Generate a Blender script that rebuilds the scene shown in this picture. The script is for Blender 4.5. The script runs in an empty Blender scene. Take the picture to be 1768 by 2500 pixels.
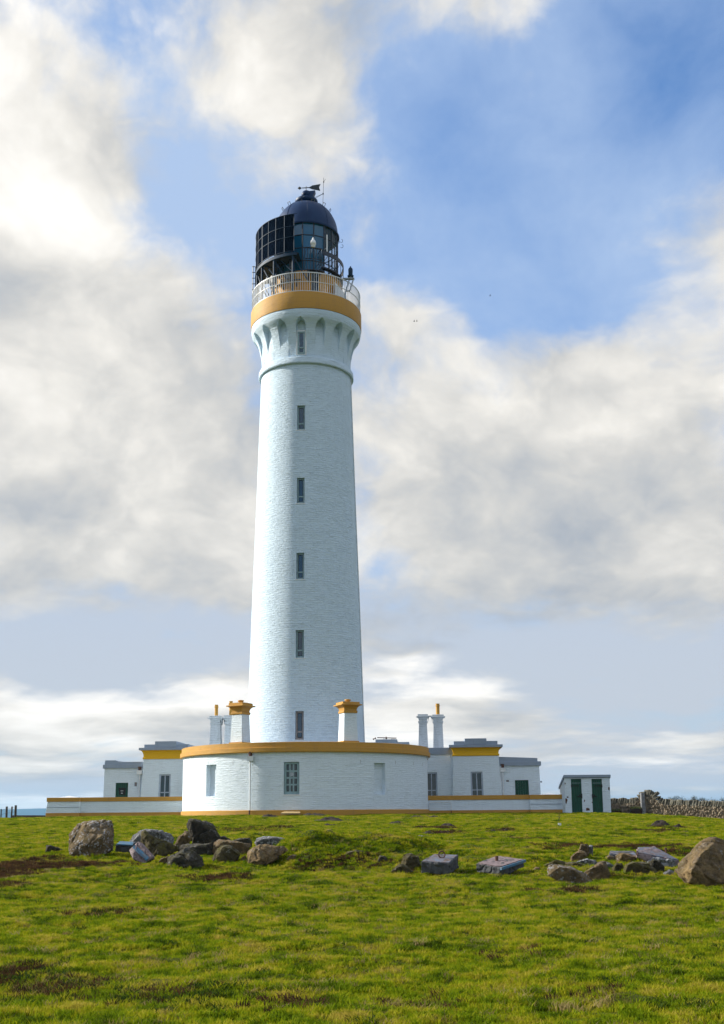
import bpy, bmesh, math, random
import numpy as np
from mathutils import Vector, Matrix, noise as mn

random.seed(7); np.random.seed(7)
S = bpy.context.scene
C = S.collection
R = math.radians
PI = math.pi

# ------------------------------------------------------------------ camera
FPX, PITCH, ROLL, HOR, EYE = 2700.0, R(10), R(.45), 1988.0, 1.6   # photograph is 1768 x 2500
cam_d = bpy.data.cameras.new('camera'); cam = bpy.data.objects.new('camera', cam_d); C.objects.link(cam)
S.camera = cam
cam_d.sensor_fit = 'VERTICAL'; cam_d.sensor_height = 36.0; cam_d.sensor_width = 36.0 * 1768 / 2500
cam_d.lens = FPX / 2500 * 36.0
cam_d.clip_start = .1; cam_d.clip_end = 60000
PPY = HOR - FPX * math.tan(PITCH)            # row of the principal point
fwd = Vector((0, math.cos(PITCH), math.sin(PITCH)))
up0 = Vector((0, -math.sin(PITCH), math.cos(PITCH)))
rt0 = Vector((1, 0, 0))
# a small roll about the optical axis (the photograph's horizon climbs to the right)
rt = rt0 * math.cos(ROLL) - up0 * math.sin(ROLL)
up = rt0 * math.sin(ROLL) + up0 * math.cos(ROLL)
cam.matrix_world = Matrix(((rt.x, up.x, -fwd.x, 0), (rt.y, up.y, -fwd.y, 0), (rt.z, up.z, -fwd.z, EYE), (0, 0, 0, 1)))
# pixel of the horizon under the lens axis, kept where the photograph has it
_hx, _hy = 0.0, -FPX * math.tan(PITCH)
SX0 = _hx * math.cos(ROLL) - _hy * math.sin(ROLL)
SY0 = _hx * math.sin(ROLL) + _hy * math.cos(ROLL)
PPX_ = 884.0 - SX0; PPY_ = HOR + SY0
cam_d.shift_x = (884 - PPX_) / 2500.0
cam_d.shift_y = (PPY_ - 1250) / 2500.0

def ray(px, py):
    a = (px - PPX_) / FPX; b = -(py - PPY_) / FPX
    return fwd + rt * a + up * b
def at(px, py, Y):
    d = ray(px, py); t = Y / d.y
    return Vector((d.x * t, Y, EYE + d.z * t))
def pxof(P):
    q = Vector(P) - Vector((0, 0, EYE)); d = q.dot(fwd)
    return PPX_ + FPX * q.dot(rt) / d, PPY_ - FPX * q.dot(up) / d

# ------------------------------------------------------------------ sun, sky, exposure
SUN_AZ, SUN_EL = R(104), R(27)                # azimuth: degrees to the left of straight behind the camera
to_sun = Vector((-math.sin(SUN_AZ) * math.cos(SUN_EL), -math.cos(SUN_AZ) * math.cos(SUN_EL), math.sin(SUN_EL)))
sl = bpy.data.lights.new('sun', 'SUN'); sun = bpy.data.objects.new('sun', sl); C.objects.link(sun)
sl.energy = 4.3; sl.angle = R(5); sl.color = (1.0, .94, .82)
sun.rotation_euler = (-to_sun).to_track_quat('-Z', 'Y').to_euler()
S.view_settings.view_transform = 'Standard'; S.view_settings.look = 'None'
S.view_settings.gamma = 1; S.view_settings.use_curve_mapping = False
S.view_settings.exposure = 0.85

world = bpy.data.worlds.new('World'); S.world = world; world.use_nodes = True
def build_sky():
    nt = world.node_tree; nt.nodes.clear()
    def N(t, **k):
        n = nt.nodes.new(t)
        for a, b in k.items(): setattr(n, a, b)
        return n
    L = nt.links.new
    def M(op, a, b=None, c=None, clamp=False):
        n = N('ShaderNodeMath', operation=op, use_clamp=clamp)
        for i, v in enumerate((a, b, c)):
            if v is None: continue
            if isinstance(v, (int, float)): n.inputs[i].default_value = v
            else: L(v, n.inputs[i])
        return n.outputs[0]
    tc = N('ShaderNodeTexCoord')
    sep = N('ShaderNodeSeparateXYZ'); L(tc.outputs['Generated'], sep.inputs[0])
    x, y, z = sep.outputs
    az = M('ARCTAN2', x, y); el = M('ARCSINE', z)
    # slow warp of the lookup so that edges wander
    wn = N('ShaderNodeTexNoise'); wn.inputs['Scale'].default_value = 5; wn.inputs['Detail'].default_value = 4
    L(tc.outputs['Generated'], wn.inputs['Vector'])
    comb = N('ShaderNodeCombineXYZ'); L(az, comb.inputs[0]); L(el, comb.inputs[1])
    wsub = N('ShaderNodeVectorMath', operation='SUBTRACT'); L(wn.outputs['Color'], wsub.inputs[0]); wsub.inputs[1].default_value = (.5, .5, .5)
    wsc = N('ShaderNodeVectorMath', operation='MULTIPLY'); L(wsub.outputs[0], wsc.inputs[0]); wsc.inputs[1].default_value = (.10, .08, 0)
    # the warp dies down toward the horizon where the clouds lie in layers
    wel = N('ShaderNodeMapRange'); L(el, wel.inputs[0]); wel.inputs[1].default_value = .0; wel.inputs[2].default_value = .3; wel.inputs[3].default_value = .12; wel.inputs[4].default_value = 1
    wv = N('ShaderNodeVectorMath', operation='SCALE'); L(wsc.outputs[0], wv.inputs[0]); L(wel.outputs[0], wv.inputs['Scale'])
    P = N('ShaderNodeVectorMath', operation='ADD'); L(comb.outputs[0], P.inputs[0]); L(wv.outputs[0], P.inputs[1])
    P = P.outputs[0]
    def blob(px, py, rx, ry, rot, amp, acc):
        d = ray(px, py).normalized()
        m = N('ShaderNodeMapping', vector_type='TEXTURE')
        m.inputs['Location'].default_value = (math.atan2(d.x, d.y), math.asin(d.z), 0)
        m.inputs['Rotation'].default_value = (0, 0, R(rot))
        m.inputs['Scale'].default_value = (rx / FPX, ry / FPX, 1)
        L(P, m.inputs[0])
        g = N('ShaderNodeTexGradient', gradient_type='SPHERICAL'); L(m.outputs[0], g.inputs[0])
        sm = N('ShaderNodeMapRange', interpolation_type='SMOOTHSTEP'); L(g.outputs['Fac'], sm.inputs[0])
        return M('MULTIPLY_ADD', sm.outputs[0], amp, acc)
    # cloud noise: more and more stretched sideways toward the horizon
    st = N('ShaderNodeMapRange'); L(el, st.inputs[0]); st.inputs[1].default_value = 0; st.inputs[2].default_value = .32; st.inputs[3].default_value = 5.0; st.inputs[4].default_value = 1.25
    elw = N('ShaderNodeSeparateXYZ'); L(P, elw.inputs[0])
    ex = M('POWER', 2.71828, M('MULTIPLY', elw.outputs[1], -14.0))
    gel = M('MULTIPLY_ADD', ex, -.80, M('MULTIPLY', elw.outputs[1], 1.25))
    cn = N('ShaderNodeCombineXYZ'); L(elw.outputs[0], cn.inputs[0]); L(gel, cn.inputs[1])
    def noise(scale, detail, rough, vec, off, dist=0.0):
        m = N('ShaderNodeMapping'); m.inputs['Location'].default_value = off; L(vec, m.inputs[0])
        n = N('ShaderNodeTexNoise', noise_dimensions='2D'); n.inputs['Scale'].default_value = scale; n.inputs['Detail'].default_value = detail
        n.inputs['Roughness'].default_value = rough; n.inputs['Distortion'].default_value = dist
        L(m.outputs[0], n.inputs['Vector']); return n.outputs['Fac']
    n1 = noise(6, 10, .58, cn.outputs[0], (3.1, 1.7, .4), .0)
    n2 = noise(2.6, 5, .5, cn.outputs[0], (7.7, 4.1, 2.2), .0)
    n3 = noise(7.5, 9, .56, cn.outputs[0], (1.3, 9.2, 5.5), .1)
    # puffs: rounded cells broken up at every size, stretched like the rest
    def puff(scale, off, detail=3.0, rough=.6):
        m = N('ShaderNodeMapping'); m.inputs['Location'].default_value = off; L(cn.outputs[0], m.inputs[0])
        wn2 = N('ShaderNodeTexNoise', noise_dimensions='2D'); wn2.inputs['Scale'].default_value = scale * 1.6; wn2.inputs['Detail'].default_value = 4; L(m.outputs[0], wn2.inputs['Vector'])
        ws = N('ShaderNodeVectorMath', operation='SCALE'); ws.inputs['Scale'].default_value = .55 / scale; L(wn2.outputs['Color'], ws.inputs[0])
        wa = N('ShaderNodeVectorMath', operation='ADD'); L(m.outputs[0], wa.inputs[0]); L(ws.outputs[0], wa.inputs[1])
        v = N('ShaderNodeTexVoronoi', feature='SMOOTH_F1', voronoi_dimensions='2D'); v.inputs['Scale'].default_value = scale; v.inputs['Detail'].default_value = detail; v.inputs['Roughness'].default_value = rough; v.inputs['Smoothness'].default_value = .6
        v.normalize = True
        L(wa.outputs[0], v.inputs['Vector']); return M('SUBTRACT', 1.0, v.outputs['Distance'])
    pf = puff(7.5, (2.2, 5.1, 1.1)); 
    # where there is cloud
    acc = M('MULTIPLY_ADD', n1, 1.4, -1.195 )
    acc = M('MULTIPLY_ADD', pf, .9, acc)
    acc = M('MULTIPLY_ADD', n2, .5, acc)
    for b in SKY_COVER: acc = blob(*b, acc)
    cov = N('ShaderNodeMapRange', interpolation_type='SMOOTHSTEP'); L(acc, cov.inputs[0]); cov.inputs[1].default_value = .1; cov.inputs[2].default_value = .66
    # how bright the cloud is
    br = M('MULTIPLY_ADD', n3, 1.0, -.54)
    br = M('MULTIPLY_ADD', pf, .95, br)
    br = M('MULTIPLY_ADD', n2, -.25, br)
    for b in SKY_BRIGHT: br = blob(*b, br)
    cr = N('ShaderNodeValToRGB'); L(br, cr.inputs[0])
    e = cr.color_ramp.elements
    e[0].position = .0; e[0].color = (.29, .335, .40, 1)
    e[1].position = 1.0; e[1].color = (.88, .855, .81, 1)
    for p, c in ((.22, (.41, .43, .455, 1)), (.45, (.54, .535, .52, 1)), (.7, (.70, .68, .64, 1))):
        q = e.new(p); q.color = c
    sky = N('ShaderNodeTexSky', sky_type='NISHITA'); sky.sun_disc = False
    sky.sun_elevation = SUN_EL; sky.sun_rotation = math.atan2(to_sun.x, to_sun.y)
    sky.air_density = 1.0; sky.dust_density = .6; sky.ozone_density = 2.5
    tint = N('ShaderNodeMix', data_type='RGBA', blend_type='MULTIPLY'); tint.inputs[0].default_value = 1
    L(sky.outputs[0], tint.inputs[6]); tint.inputs[7].default_value = SKY_TINT
    # high thin veil that pales the blue
    va = M('MULTIPLY_ADD', n1, 1.0, .32)
    for b in SKY_VEIL: va = blob(*b, va)
    va = M('MINIMUM', M('MAXIMUM', va, 0.0), 1.0)
    vm = N('ShaderNodeMix', data_type='RGBA'); L(va, vm.inputs[0]); L(tint.outputs[2], vm.inputs[6]); 
    vh = N('ShaderNodeMapRange', interpolation_type='SMOOTHSTEP'); L(el, vh.inputs[0]); vh.inputs[1].default_value = .06; vh.inputs[2].default_value = .42
    vc = N('ShaderNodeMix', data_type='RGBA'); L(vh.outputs[0], vc.inputs[0])
    vc.inputs[6].default_value = tuple(10 * CLOUD_GAIN * c for c in (.46, .50, .56)) + (1,); vc.inputs[7].default_value = tuple(10 * CLOUD_GAIN * c for c in (.35, .465, .67)) + (1,); L(vc.outputs[2], vm.inputs[7])
    csc = N('ShaderNodeVectorMath', operation='SCALE'); L(cr.outputs[0], csc.inputs[0]); csc.inputs['Scale'].default_value = 10.0 * CLOUD_GAIN
    mix = N('ShaderNodeMix', data_type='RGBA'); L(cov.outputs[0], mix.inputs[0]); L(vm.outputs[2], mix.inputs[6]); L(csc.outputs[0], mix.inputs[7])
    bg = N('ShaderNodeBackground'); bg.inputs['Strength'].default_value = .1; L(mix.outputs[2], bg.inputs['Color'])
    out = N('ShaderNodeOutputWorld'); L(bg.outputs[0], out.inputs['Surface'])
SKY_TINT = (.40, .80, 1.15, 1); CLOUD_GAIN = .70
# px, py, radius x, radius y, tilt, amount: the photograph's cloud masses as directions of the sky
SKY_VEIL = [(1720, 40, 800, 420, -25, -.42), (1500, 420, 520, 420, 10, -.1), (700, 1930, 3000, 110, 0, .5), (1000, 380, 500, 400, 0, -.22), (700, 1640, 2200, 330, 0, .45), (450, 450, 520, 420, 0, .5)]
SKY_COVER = [
    (520, 470, 360, 420, 25, -.42), (1500, 250, 420, 300, 0, -.1), (230, 560, 200, 200, 0, -.05),
    (-250, 420, 620, 900, 30, .75), (120, 1020, 760, 620, -12, .65), (480, 1230, 520, 430, 0, .45),
    (640, 170, 330, 430, -25, .30), (1250, 90, 260, 150, -20, .25), (1290, 250, 90, 120, 0, .18), (260, 330, 300, 330, 0, .12),
    (1330, 1180, 800, 480, 6, .68), (1850, 560, 230, 460, 18, .3), (1540, 620, 260, 260, 0, -.42), (1500, 900, 380, 300, 0, .2), (1100, 780, 220, 140, 0, .2),
    (1550, 130, 650, 360, -30, -.5), (1180, 500, 560, 560, 0, -.5), (980, 240, 260, 260, 0, -.2), (1650, 300, 260, 300, 20, -.3), (1420, 700, 240, 160, 0, -.15), (430, 480, 230, 160, 30, -.22),
    (200, 1570, 620, 170, 0, -.55), (1450, 1640, 900, 260, 0, -.55), (1150, 1690, 480, 110, 0, .45), (500, 1780, 1300, 130, 0, .4), (1640, 1130, 200, 330, 0, -.12),
    (100, 1915, 520, 40, 0, -.35), (1700, 1915, 420, 45, 0, -.25), (1480, 1560, 500, 80, 0, -.2),
]
SKY_BRIGHT = [
    (60, 330, 420, 620, 20, .38), (620, 200, 260, 340, 0, .2), (40, 700, 230, 170, 0, -.35), (330, 850, 330, 260, 20, -.12), (60, 1180, 300, 90, 0, .2), (330, 1270, 230, 120, 0, .1),
    (430, 1450, 420, 120, 0, -.1), (1230, 980, 330, 200, 0, .1), (1700, 480, 180, 420, 0, .12), (1500, 1260, 420, 180, 0, -.2), (1350, 1500, 900, 170, 0, -.25), (150, 1500, 600, 160, 0, -.2),
    (1050, 1603, 190, 34, 0, 1.0), (1080, 1668, 330, 55, 0, 1.0), (1150, 1570, 520, 60, 0, -.25), (1200, 1760, 420, 60, 0, -.25), (360, 1700, 520, 55, 0, .7), (110, 1760, 260, 70, 0, .25), (280, 1805, 130, 30, 0, .45),
    (920, 1790, 420, 190, 0, .5), (250, 1950, 900, 90, 0, .45), (1700, 1870, 500, 45, 0, .3), (1600, 1945, 500, 60, 0, -.4), (150, 1905, 380, 38, 0, -.55), (1560, 1893, 300, 26, 0, -.5), (1450, 1730, 600, 110, 0, .12),
]
build_sky()

# ------------------------------------------------------------------ materials
MT = {}
def mat(name, base, rough=.7, var=None, scale=3.0, bump=0.0, bscale=20.0, metal=0.0, spec=.4, detail=4, bdist=.01):
    """plain paint / metal / wood with mottling (var = second colour) and fine relief"""
    m = bpy.data.materials.new(name); m.use_nodes = True; nt = m.node_tree; b = nt.nodes['Principled BSDF']
    b.inputs['Base Color'].default_value = (*base, 1); b.inputs['Roughness'].default_value = rough
    b.inputs['Metallic'].default_value = metal; b.inputs['Specular IOR Level'].default_value = spec
    g = nt.nodes.new('ShaderNodeNewGeometry')
    if var:
        n = nt.nodes.new('ShaderNodeTexNoise'); n.inputs['Scale'].default_value = scale; n.inputs['Detail'].default_value = detail; n.inputs['Roughness'].default_value = .65
        nt.links.new(g.outputs['Position'], n.inputs['Vector'])
        r = nt.nodes.new('ShaderNodeValToRGB'); r.color_ramp.elements[0].position = .38; r.color_ramp.elements[1].position = .66
        r.color_ramp.elements[0].color = (*base, 1); r.color_ramp.elements[1].color = (*var, 1)
        nt.links.new(n.outputs['Fac'], r.inputs[0]); nt.links.new(r.outputs[0], b.inputs['Base Color'])
    if bump:
        n = nt.nodes.new('ShaderNodeTexNoise'); n.inputs['Scale'].default_value = bscale; n.inputs['Detail'].default_value = 5
        nt.links.new(g.outputs['Position'], n.inputs['Vector'])
        bp = nt.nodes.new('ShaderNodeBump'); bp.inputs['Strength'].default_value = bump; bp.inputs['Distance'].default_value = bdist
        nt.links.new(n.outputs['Fac'], bp.inputs['Height']); nt.links.new(bp.outputs[0], b.inputs['Normal'])
    MT[name] = m; return m

def masonry(name, base, stain, bw=.42, bh=.115, depth=.012, stain_amt=.35, strength=.8):
    """thick paint over coursed brickwork: UVs are metres, only relief and wear come from the texture"""
    m = bpy.data.materials.new(name); m.use_nodes = True; nt = m.node_tree; b = nt.nodes['Principled BSDF']
    b.inputs['Roughness'].default_value = .62; b.inputs['Specular IOR Level'].default_value = .3
    N = nt.nodes.new; L = nt.links.new
    uv = N('ShaderNodeUVMap')
    g = N('ShaderNodeNewGeometry')
    wob = N('ShaderNodeTexNoise'); wob.inputs['Scale'].default_value = 1.6; wob.inputs['Detail'].default_value = 3; L(uv.outputs[0], wob.inputs['Vector'])
    ws = N('ShaderNodeVectorMath'); ws.operation = 'SCALE'; ws.inputs['Scale'].default_value = .09; L(wob.outputs['Color'], ws.inputs[0])
    wa = N('ShaderNodeVectorMath'); wa.operation = 'ADD'; L(uv.outputs[0], wa.inputs[0]); L(ws.outputs[0], wa.inputs[1])
    br = N('ShaderNodeTexBrick'); br.inputs['Scale'].default_value = 1; br.inputs['Brick Width'].default_value = bw; br.inputs['Row Height'].default_value = bh
    br.inputs['Mortar Size'].default_value = .011; br.inputs['Mortar Smooth'].default_value = .6
    br.inputs['Color1'].default_value = (1, 1, 1, 1); br.inputs['Color2'].default_value = (.55, .55, .55, 1); br.inputs['Mortar'].default_value = (0, 0, 0, 1)
    L(wa.outputs[0], br.inputs['Vector'])
    # joints fill with paint in places
    mp = N('ShaderNodeMapping'); mp.inputs['Scale'].default_value = (1, 4.5, 1); L(wa.outputs[0], mp.inputs[0])
    n2 = N('ShaderNodeTexNoise'); n2.inputs['Scale'].default_value = 2.2; n2.inputs['Detail'].default_value = 6; n2.inputs['Roughness'].default_value = .7; L(mp.outputs[0], n2.inputs['Vector'])
    rg = N('ShaderNodeMapRange'); L(n2.outputs['Fac'], rg.inputs[0]); rg.inputs[1].default_value = .36; rg.inputs[2].default_value = .66
    mul = N('ShaderNodeMath'); mul.operation = 'MULTIPLY'; L(br.outputs['Color'], mul.inputs[0]); L(rg.outputs[0], mul.inputs[1])
    n3 = N('ShaderNodeTexNoise'); n3.inputs['Scale'].default_value = 14; n3.inputs['Detail'].default_value = 5; L(mp.outputs[0], n3.inputs['Vector'])
    ad = N('ShaderNodeMath'); ad.operation = 'MULTIPLY_ADD'; L(n3.outputs['Fac'], ad.inputs[0]); ad.inputs[1].default_value = .9; L(mul.outputs[0], ad.inputs[2])
    bp = N('ShaderNodeBump'); bp.inputs['Strength'].default_value = strength; bp.inputs['Distance'].default_value = depth * 1.6; L(ad.outputs[0], bp.inputs['Height'])
    L(bp.outputs[0], b.inputs['Normal'])
    # thin grime and old weather marks
    mp2 = N('ShaderNodeMapping'); mp2.inputs['Scale'].default_value = (1.2, .35, 1); L(uv.outputs[0], mp2.inputs[0])
    n4 = N('ShaderNodeTexNoise'); n4.inputs['Scale'].default_value = 1.4; n4.inputs['Detail'].default_value = 8; n4.inputs['Roughness'].default_value = .68; L(mp2.outputs[0], n4.inputs['Vector'])
    r4 = N('ShaderNodeMapRange'); L(n4.outputs['Fac'], r4.inputs[0]); r4.inputs[1].default_value = .5; r4.inputs[2].default_value = .8; r4.inputs[4].default_value = stain_amt
    sp = N('ShaderNodeTexNoise'); sp.inputs['Scale'].default_value = 9; sp.inputs['Detail'].default_value = 4; L(mp.outputs[0], sp.inputs['Vector'])
    r5 = N('ShaderNodeMapRange'); L(sp.outputs['Fac'], r5.inputs[0]); r5.inputs[1].default_value = .66; r5.inputs[2].default_value = .78; r5.inputs[4].default_value = stain_amt * 1.2
    mj = N('ShaderNodeMath'); mj.operation = 'MULTIPLY'; L(br.outputs['Fac'], mj.inputs[0]); L(rg.outputs[0], mj.inputs[1])
    mj2 = N('ShaderNodeMath'); mj2.operation = 'MULTIPLY'; L(mj.outputs[0], mj2.inputs[0]); mj2.inputs[1].default_value = stain_amt * 1.6
    mx0 = N('ShaderNodeMath'); mx0.operation = 'MAXIMUM'; L(r4.outputs[0], mx0.inputs[0]); L(r5.outputs[0], mx0.inputs[1])
    mx = N('ShaderNodeMath'); mx.operation = 'MAXIMUM'; L(mx0.outputs[0], mx.inputs[0]); L(mj2.outputs[0], mx.inputs[1])
    mc = N('ShaderNodeMix'); mc.data_type = 'RGBA'; L(mx.outputs[0], mc.inputs[0]); mc.inputs[6].default_value = (*base, 1); mc.inputs[7].default_value = (*stain, 1)
    L(mc.outputs[2], b.inputs['Base Color'])
    MT[name] = m; return m

masonry('white_masonry', (.75, .85, .94), (.46, .50, .52), stain_amt=.24, depth=.017, strength=.9)
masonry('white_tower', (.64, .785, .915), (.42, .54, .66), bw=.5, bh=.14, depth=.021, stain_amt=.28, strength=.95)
masonry('worn_white', (.62, .66, .70), (.26, .27, .27), stain_amt=.75)
masonry('ochre', (.50, .265, .045), (.30, .17, .07), bw=.9, bh=.3, depth=.006, stain_amt=.6, strength=.7)
masonry('yellow', (.72, .42, .012), (.55, .32, .02), bw=1.4, bh=.5, depth=.003, stain_amt=.25, strength=.4)
masonry('lead_grey', (.27, .325, .41), (.17, .20, .25), bw=1.1, bh=.4, depth=.004, stain_amt=.5, strength=.5)
mat('white_paint', (.76, .79, .82), .5, (.62, .65, .68), 4, .2, 30)
mat('white_rail', (.72, .76, .80), .45, (.58, .62, .66), 6)
mat('lantern_black', (.006, .013, .034), .55, (.022, .032, .055), 3, .15, 8, spec=.6)
mat('dome_blue', (.004, .026, .095), .5, (.006, .034, .11), 1.5, .1, 5, spec=.25)
mat('dark_steel', (.02, .03, .045), .5, (.04, .045, .05), 6)
mat('blue_steel', (.010, .032, .07), .6, (.02, .045, .085), 4, spec=.2)
mat('screen_panel', (.003, .006, .013), .9, (.005, .009, .02), 2, spec=.0)
mat('bare_metal', (.42, .47, .53), .4, (.25, .28, .32), 8, metal=.3)
mat('grey_stone', (.34, .31, .30), .85, (.24, .22, .22), 6, .4, 30)
mat('teal_frame', (.26, .38, .41), .5, (.20, .30, .33), 5)
mat('blue_frame', (.42, .49, .60), .5, (.32, .38, .46), 5)
mat('green_paint', (.004, .075, .045), .45, (.004, .05, .032), 3, .3, 25)
mat('black_iron', (.012, .012, .013), .5)
mat('rust', (.12, .055, .035), .85, (.06, .035, .03), 14, .5, 40)
mat('timber', (.16, .11, .07), .85, (.08, .06, .045), 9, .6, 30)
mat('old_post', (.07, .055, .04), .9, (.035, .03, .024), 9, .6, 30)
mat('pale_timber', (.50, .36, .17), .8, (.36, .24, .1), 6, .3, 20)
mat('brown_stone_far', (.13, .085, .06), .95, (.07, .05, .04), 1.5, .6, 8, bdist=.05)
mat('fresh_soil', (.028, .018, .011), .95, (.012, .009, .007), 14, 1.0, 30, bdist=.03)
mat('concrete', (.26, .26, .27), .9, (.12, .13, .14), 5, .8, 25, bdist=.02)
mat('dark_concrete', (.075, .08, .085), .88, (.035, .035, .038), 4, .8, 22, bdist=.02)
mat('blue_paint', (.03, .15, .28), .7, (.11, .13, .15), 9, .5, 25)
mat('pink_paint', (.25, .19, .20), .8, (.10, .075, .075), 16, .9, 30, bdist=.015)
mat('paint_flaked_slab', (.11, .14, .20), .85, (.13, .085, .065), 5, .7, 25, bdist=.015)
mat('twig', (.05, .035, .025), .9, (.08, .055, .035), 8)
mat('tree_leaf', (.035, .045, .02), .9, (.06, .055, .03), .6)
mat('bird', (.05, .05, .055), .8)
mat('wicker', (.05, .035, .025), .9, (.025, .02, .015), 20)
mat('leafy', (.07, .10, .02), .8, (.12, .12, .03), 8)
mat('far_land', (.015, .055, .085), 1.0, (.02, .05, .06), .002)  # blue haze of distance painted into the land's colour
mat('globe_white', (.8, .82, .84), .3)
mat('lens_dark', (.01, .03, .07), .2, spec=.8)

def glass(name, tintc, trans=.0, rough=.06):
    m = bpy.data.materials.new(name); m.use_nodes = True; nt = m.node_tree; b = nt.nodes['Principled BSDF']
    b.inputs['Base Color'].default_value = (*tintc, 1); b.inputs['Roughness'].default_value = rough; b.inputs['Specular IOR Level'].default_value = .7
    n = nt.nodes.new('ShaderNodeTexNoise'); n.inputs['Scale'].default_value = 2.5
    g = nt.nodes.new('ShaderNodeNewGeometry'); nt.links.new(g.outputs['Position'], n.inputs['Vector'])
    bp = nt.nodes.new('ShaderNodeBump'); bp.inputs['Strength'].default_value = .05; bp.inputs['Distance'].default_value = .02
    nt.links.new(n.outputs['Fac'], bp.inputs['Height']); nt.links.new(bp.outputs[0], b.inputs['Normal'])
    if trans:
        t = nt.nodes.new('ShaderNodeBsdfTransparent'); mx = nt.nodes.new('ShaderNodeMixShader'); mx.inputs[0].default_value = trans
        nt.links.new(b.outputs[0], mx.inputs[1]); nt.links.new(t.outputs[0], mx.inputs[2])
        nt.links.new(mx.outputs[0], nt.nodes['Material Output'].inputs['Surface'])
    MT[name] = m
glass('window_glass', (.008, .035, .05))
glass('slit_glass', (.008, .055, .11))
glass('lantern_glass', (.10, .2, .28), .86)
glass('blind_glass', (.012, .12, .24), .08)

def rock_mat(name, base, dark, lichen, lichen_amt, moss):
    m = bpy.data.materials.new(name); m.use_nodes = True; nt = m.node_tree; b = nt.nodes['Principled BSDF']
    b.inputs['Roughness'].default_value = .92; b.inputs['Specular IOR Level'].default_value = .2
    N = nt.nodes.new; L = nt.links.new
    g = N('ShaderNodeNewGeometry')
    def noi(s, d=6, r=.6, dist=0):
        n = N('ShaderNodeTexNoise'); n.inputs['Scale'].default_value = s; n.inputs['Detail'].default_value = d; n.inputs['Roughness'].default_value = r; n.inputs['Distortion'].default_value = dist
        L(g.outputs['Position'], n.inputs['Vector']); return n.outputs['Fac']
    def rng(v, a, c, hi=1.0):
        r = N('ShaderNodeMapRange'); L(v, r.inputs[0]); r.inputs[1].default_value = a; r.inputs[2].default_value = c; r.inputs[4].default_value = hi; return r.outputs[0]
    def mx(f, a, c):
        k = N('ShaderNodeMix'); k.data_type = 'RGBA'; L(f, k.inputs[0])
        for i, v in ((6, a), (7, c)):
            if isinstance(v, tuple): k.inputs[i].default_value = (*v, 1)
            else: L(v, k.inputs[i])
        return k.outputs[2]
    c1 = mx(rng(noi(4.5, 8, .7, .3), .4, .62), base, dark)
    c1 = mx(rng(noi(24, 6, .75), .48, .66, .75), c1, tuple(v * .4 for v in base))
    c1 = mx(rng(noi(2.2, 8, .7, .8), .52, .60, .45), c1, tuple(min(1, v * 1.7) for v in base))
    # moss where the stone faces up
    sp = N('ShaderNodeSeparateXYZ'); L(g.outputs['Normal'], sp.inputs[0])
    mu = N('ShaderNodeMath'); mu.operation = 'MULTIPLY'; L(rng(noi(6, 5), .42, .62, moss), mu.inputs[0]); L(rng(sp.outputs[2], -.3, .5), mu.inputs[1])
    c1 = mx(mu.outputs[0], c1, (.095, .085, .018))
    dn = N('ShaderNodeTexNoise'); dn.inputs['Scale'].default_value = 14; dn.inputs['Detail'].default_value = 5; L(g.outputs['Position'], dn.inputs['Vector'])
    ds = N('ShaderNodeVectorMath'); ds.operation = 'SCALE'; ds.inputs['Scale'].default_value = .16; L(dn.outputs['Color'], ds.inputs[0])
    da = N('ShaderNodeVectorMath'); da.operation = 'ADD'; L(g.outputs['Position'], da.inputs[0]); L(ds.outputs[0], da.inputs[1])
    vo = N('ShaderNodeTexVoronoi'); vo.inputs['Scale'].default_value = 13; L(da.outputs[0], vo.inputs['Vector'])
    a1 = rng(vo.outputs['Distance'], .48, .30); a2 = rng(noi(5.0, 6, .7), .62 - lichen_amt * .15, .70 - lichen_amt * .15, .8)
    m2 = N('ShaderNodeMath'); m2.operation = 'MULTIPLY'; L(a1, m2.inputs[0]); L(a2, m2.inputs[1])
    # thin grey lichen crust, also painting light onto upward faces, plus the distinct spots
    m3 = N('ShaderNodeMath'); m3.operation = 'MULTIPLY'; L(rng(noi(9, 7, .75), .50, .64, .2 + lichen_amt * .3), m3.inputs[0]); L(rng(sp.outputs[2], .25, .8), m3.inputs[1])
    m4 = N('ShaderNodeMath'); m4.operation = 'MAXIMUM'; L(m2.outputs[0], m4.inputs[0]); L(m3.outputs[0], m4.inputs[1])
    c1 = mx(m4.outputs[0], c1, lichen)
    L(c1, b.inputs['Base Color'])
    ad = N('ShaderNodeMath'); ad.operation = 'MULTIPLY_ADD'; L(noi(18, 9, .75), ad.inputs[0]); ad.inputs[1].default_value = 1; L(noi(60, 4), ad.inputs[2])
    bp = N('ShaderNodeBump'); bp.inputs['Strength'].default_value = 1; bp.inputs['Distance'].default_value = .06; L(ad.outputs[0], bp.inputs['Height']); L(bp.outputs[0], b.inputs['Normal'])
    MT[name] = m
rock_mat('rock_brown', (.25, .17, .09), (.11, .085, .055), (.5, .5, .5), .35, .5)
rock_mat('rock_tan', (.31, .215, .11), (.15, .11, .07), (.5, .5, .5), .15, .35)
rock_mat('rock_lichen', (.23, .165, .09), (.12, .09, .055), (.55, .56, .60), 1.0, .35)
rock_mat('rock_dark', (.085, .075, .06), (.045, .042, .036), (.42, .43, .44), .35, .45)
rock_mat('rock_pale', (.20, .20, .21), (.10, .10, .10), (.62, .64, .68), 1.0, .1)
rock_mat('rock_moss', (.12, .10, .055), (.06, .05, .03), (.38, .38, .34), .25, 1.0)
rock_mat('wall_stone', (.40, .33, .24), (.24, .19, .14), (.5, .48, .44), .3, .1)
rock_mat('coping_rock', (.17, .16, .13), (.09, .085, .07), (.42, .42, .38), .6, .3)

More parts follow.
